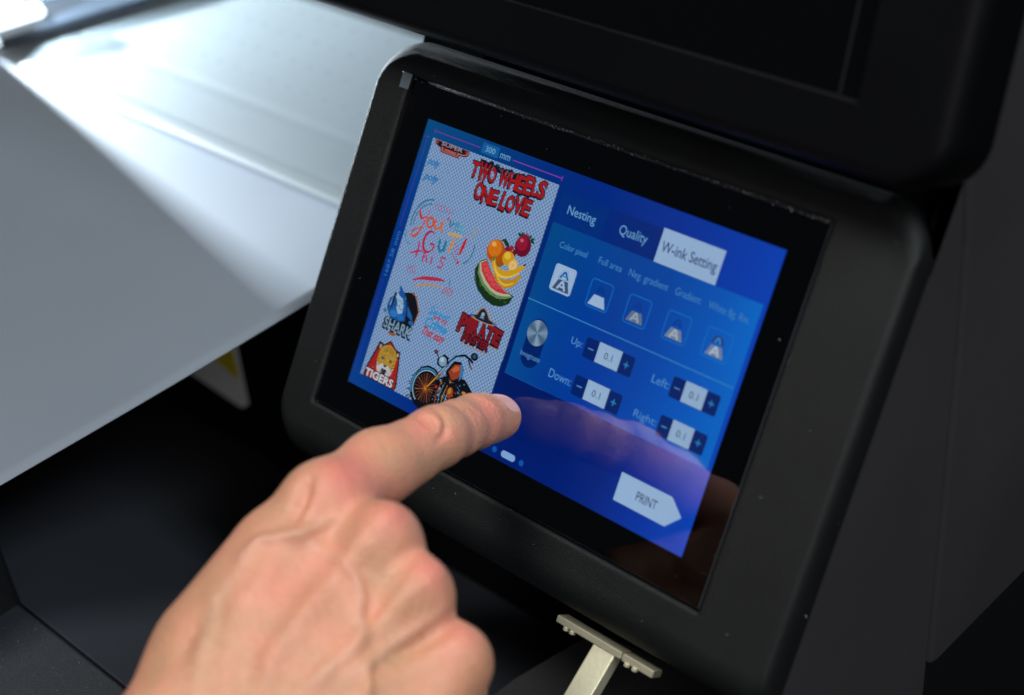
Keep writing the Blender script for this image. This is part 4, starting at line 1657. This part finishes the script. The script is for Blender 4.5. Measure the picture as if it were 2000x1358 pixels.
def skin_mat():
    m = bpy.data.materials.new('skin')
    m.use_nodes = True
    nt = m.node_tree
    L = nt.links.new
    b = nt.nodes['Principled BSDF']

    def N(t, **k):
        n = nt.nodes.new('ShaderNode'+t)
        for a, c in k.items():
            setattr(n, a, c)
        return n

    def math_(op, a, b_=None, c_=None):
        n = N('Math', operation=op)
        for i, x in enumerate((a, b_, c_)):
            if x is None:
                continue
            if isinstance(x, (int, float)):
                n.inputs[i].default_value = x
            else:
                L(x, n.inputs[i])
        return n.outputs[0]

    def mix(f, a, b_):
        n = N('Mix', data_type='RGBA')
        for i, x in ((0, f), (6, a), (7, b_)):
            if isinstance(x, (int, float)):
                n.inputs[i].default_value = x
            elif isinstance(x, tuple):
                n.inputs[i].default_value = (*x, 1)
            else:
                L(x, n.inputs[i])
        return n.outputs[2]
    tc = N('TexCoord')
    bl = N('Attribute', attribute_name='blood').outputs['Fac']
    ve = N('Attribute', attribute_name='vein').outputs['Fac']
    nz = N('TexNoise')
    nz.inputs['Scale'].default_value = 70
    nz.inputs['Detail'].default_value = 6
    L(tc.outputs['Object'], nz.inputs['Vector'])
    nz2 = N('TexNoise')
    nz2.inputs['Scale'].default_value = 420
    nz2.inputs['Detail'].default_value = 3
    L(tc.outputs['Object'], nz2.inputs['Vector'])
    f1 = math_('MULTIPLY_ADD', nz.outputs['Fac'], 3.6, -1.3)
    f1 = math_('MINIMUM', math_('MAXIMUM', f1, 0.0), 1.0)
    base = mix(f1, (0.49, 0.268, 0.152), (0.63, 0.282, 0.176))
    base = mix(math_('MULTIPLY', nz2.outputs['Fac'], 0.3), base, (0.44, 0.19, 0.115))
    base = mix(math_('MULTIPLY', bl, 0.85), base, (0.68, 0.20, 0.16))
    base = mix(math_('MULTIPLY', ve, 0.2), base, (0.60, 0.40, 0.31))
    # nail mask
    na = N('Attribute', attribute_name='nailpos')
    sx_ = N('SeparateXYZ')
    L(na.outputs['Vector'], sx_.inputs[0])
    ax_ = math_('POWER', math_('ABSOLUTE', sx_.outputs[0]), 3.2)
    ay_ = math_('POWER', math_('ABSOLUTE', sx_.outputs[1]), 3.2)
    e_ = math_('ADD', ax_, ay_)
    up_ = math_('GREATER_THAN', sx_.outputs[2], -6.5)
    nm = math_('MULTIPLY', math_('MINIMUM', math_('MAXIMUM', math_('MULTIPLY_ADD', e_, -7.0, 7.3), 0.0), 1.0), up_)
    tipf = math_('MINIMUM', math_('MAXIMUM', math_('MULTIPLY_ADD', sx_.outputs[1], 9.0, -7.4), 0.0), 1.0)
    nailc = mix(tipf, (0.70, 0.40, 0.37), (0.80, 0.68, 0.60))
    cuti = math_('MINIMUM', math_('MAXIMUM', math_('MULTIPLY_ADD', sx_.outputs[1], -6.0, -4.6), 0.0), 1.0)
    nailc = mix(cuti, nailc, (0.78, 0.58, 0.52))
    col = mix(nm, base, nailc)
    L(col, b.inputs['Base Color'])
    L(math_('MULTIPLY_ADD', nm, -0.22, 0.46), b.inputs['Roughness'])
    b.inputs['Specular IOR Level'].default_value = 0.45
    b.inputs['Subsurface Weight'].default_value = 0.10
    b.inputs['Subsurface Radius'].default_value = (1.0, 0.35, 0.2)
    b.inputs['Subsurface Scale'].default_value = 0.003
    # fine skin relief
    vo = N('TexVoronoi')
    vo.inputs['Scale'].default_value = 1150
    nw = N('TexNoise')
    nw.inputs['Scale'].default_value = 260
    nw.inputs['Detail'].default_value = 2
    L(tc.outputs['Object'], nw.inputs['Vector'])
    vm = N('VectorMath', operation='MULTIPLY_ADD')
    vm.inputs[1].default_value = (0.002, 0.002, 0.002)
    L(nw.outputs['Color'], vm.inputs[0])
    L(tc.outputs['Object'], vm.inputs[2])
    L(vm.outputs[0], vo.inputs['Vector'])
    hsum = math_('MULTIPLY_ADD', nz2.outputs['Fac'], 0.8, vo.outputs['Distance'])
    nl = N('TexNoise')
    nl.inputs['Scale'].default_value = 190
    nl.inputs['Detail'].default_value = 3
    nl.inputs['Roughness'].default_value = 0.6
    mpn = N('Mapping')
    mpn.inputs['Rotation'].default_value = (0.3, 0.5, 0.6)
    mpn.inputs['Scale'].default_value = (1.0, 2.6, 1.0)
    L(tc.outputs['Object'], mpn.inputs['Vector'])
    L(mpn.outputs[0], nl.inputs['Vector'])
    hsum = math_('MULTIPLY_ADD', nl.outputs['Fac'], 2.0, hsum)
    hsum = math_('MULTIPLY', hsum, math_('SUBTRACT', 1.0, nm))
    bp = N('Bump')
    bp.inputs['Distance'].default_value = 0.00026
    bp.inputs['Strength'].default_value = 0.8
    L(hsum, bp.inputs['Height'])
    L(bp.outputs['Normal'], b.inputs['Normal'])
    return m


hand = build_hand()
hand.data.materials.append(skin_mat())
tag(hand, 'bare right hand of a person, index finger extended onto the screen, other fingers curled', 'person')

# dark ground far below, so nothing floats in a void
gd = link('floor', [(-6, -6, -0.95), (6, -6, -0.95), (6, 6, -0.95), (-6, 6, -0.95)], [(0, 1, 2, 3)], mat('floor_dark', (0.003, 0.003, 0.003), 0.9, spec=0.1, var=0.2, vs=3))
gd['kind'] = 'structure'
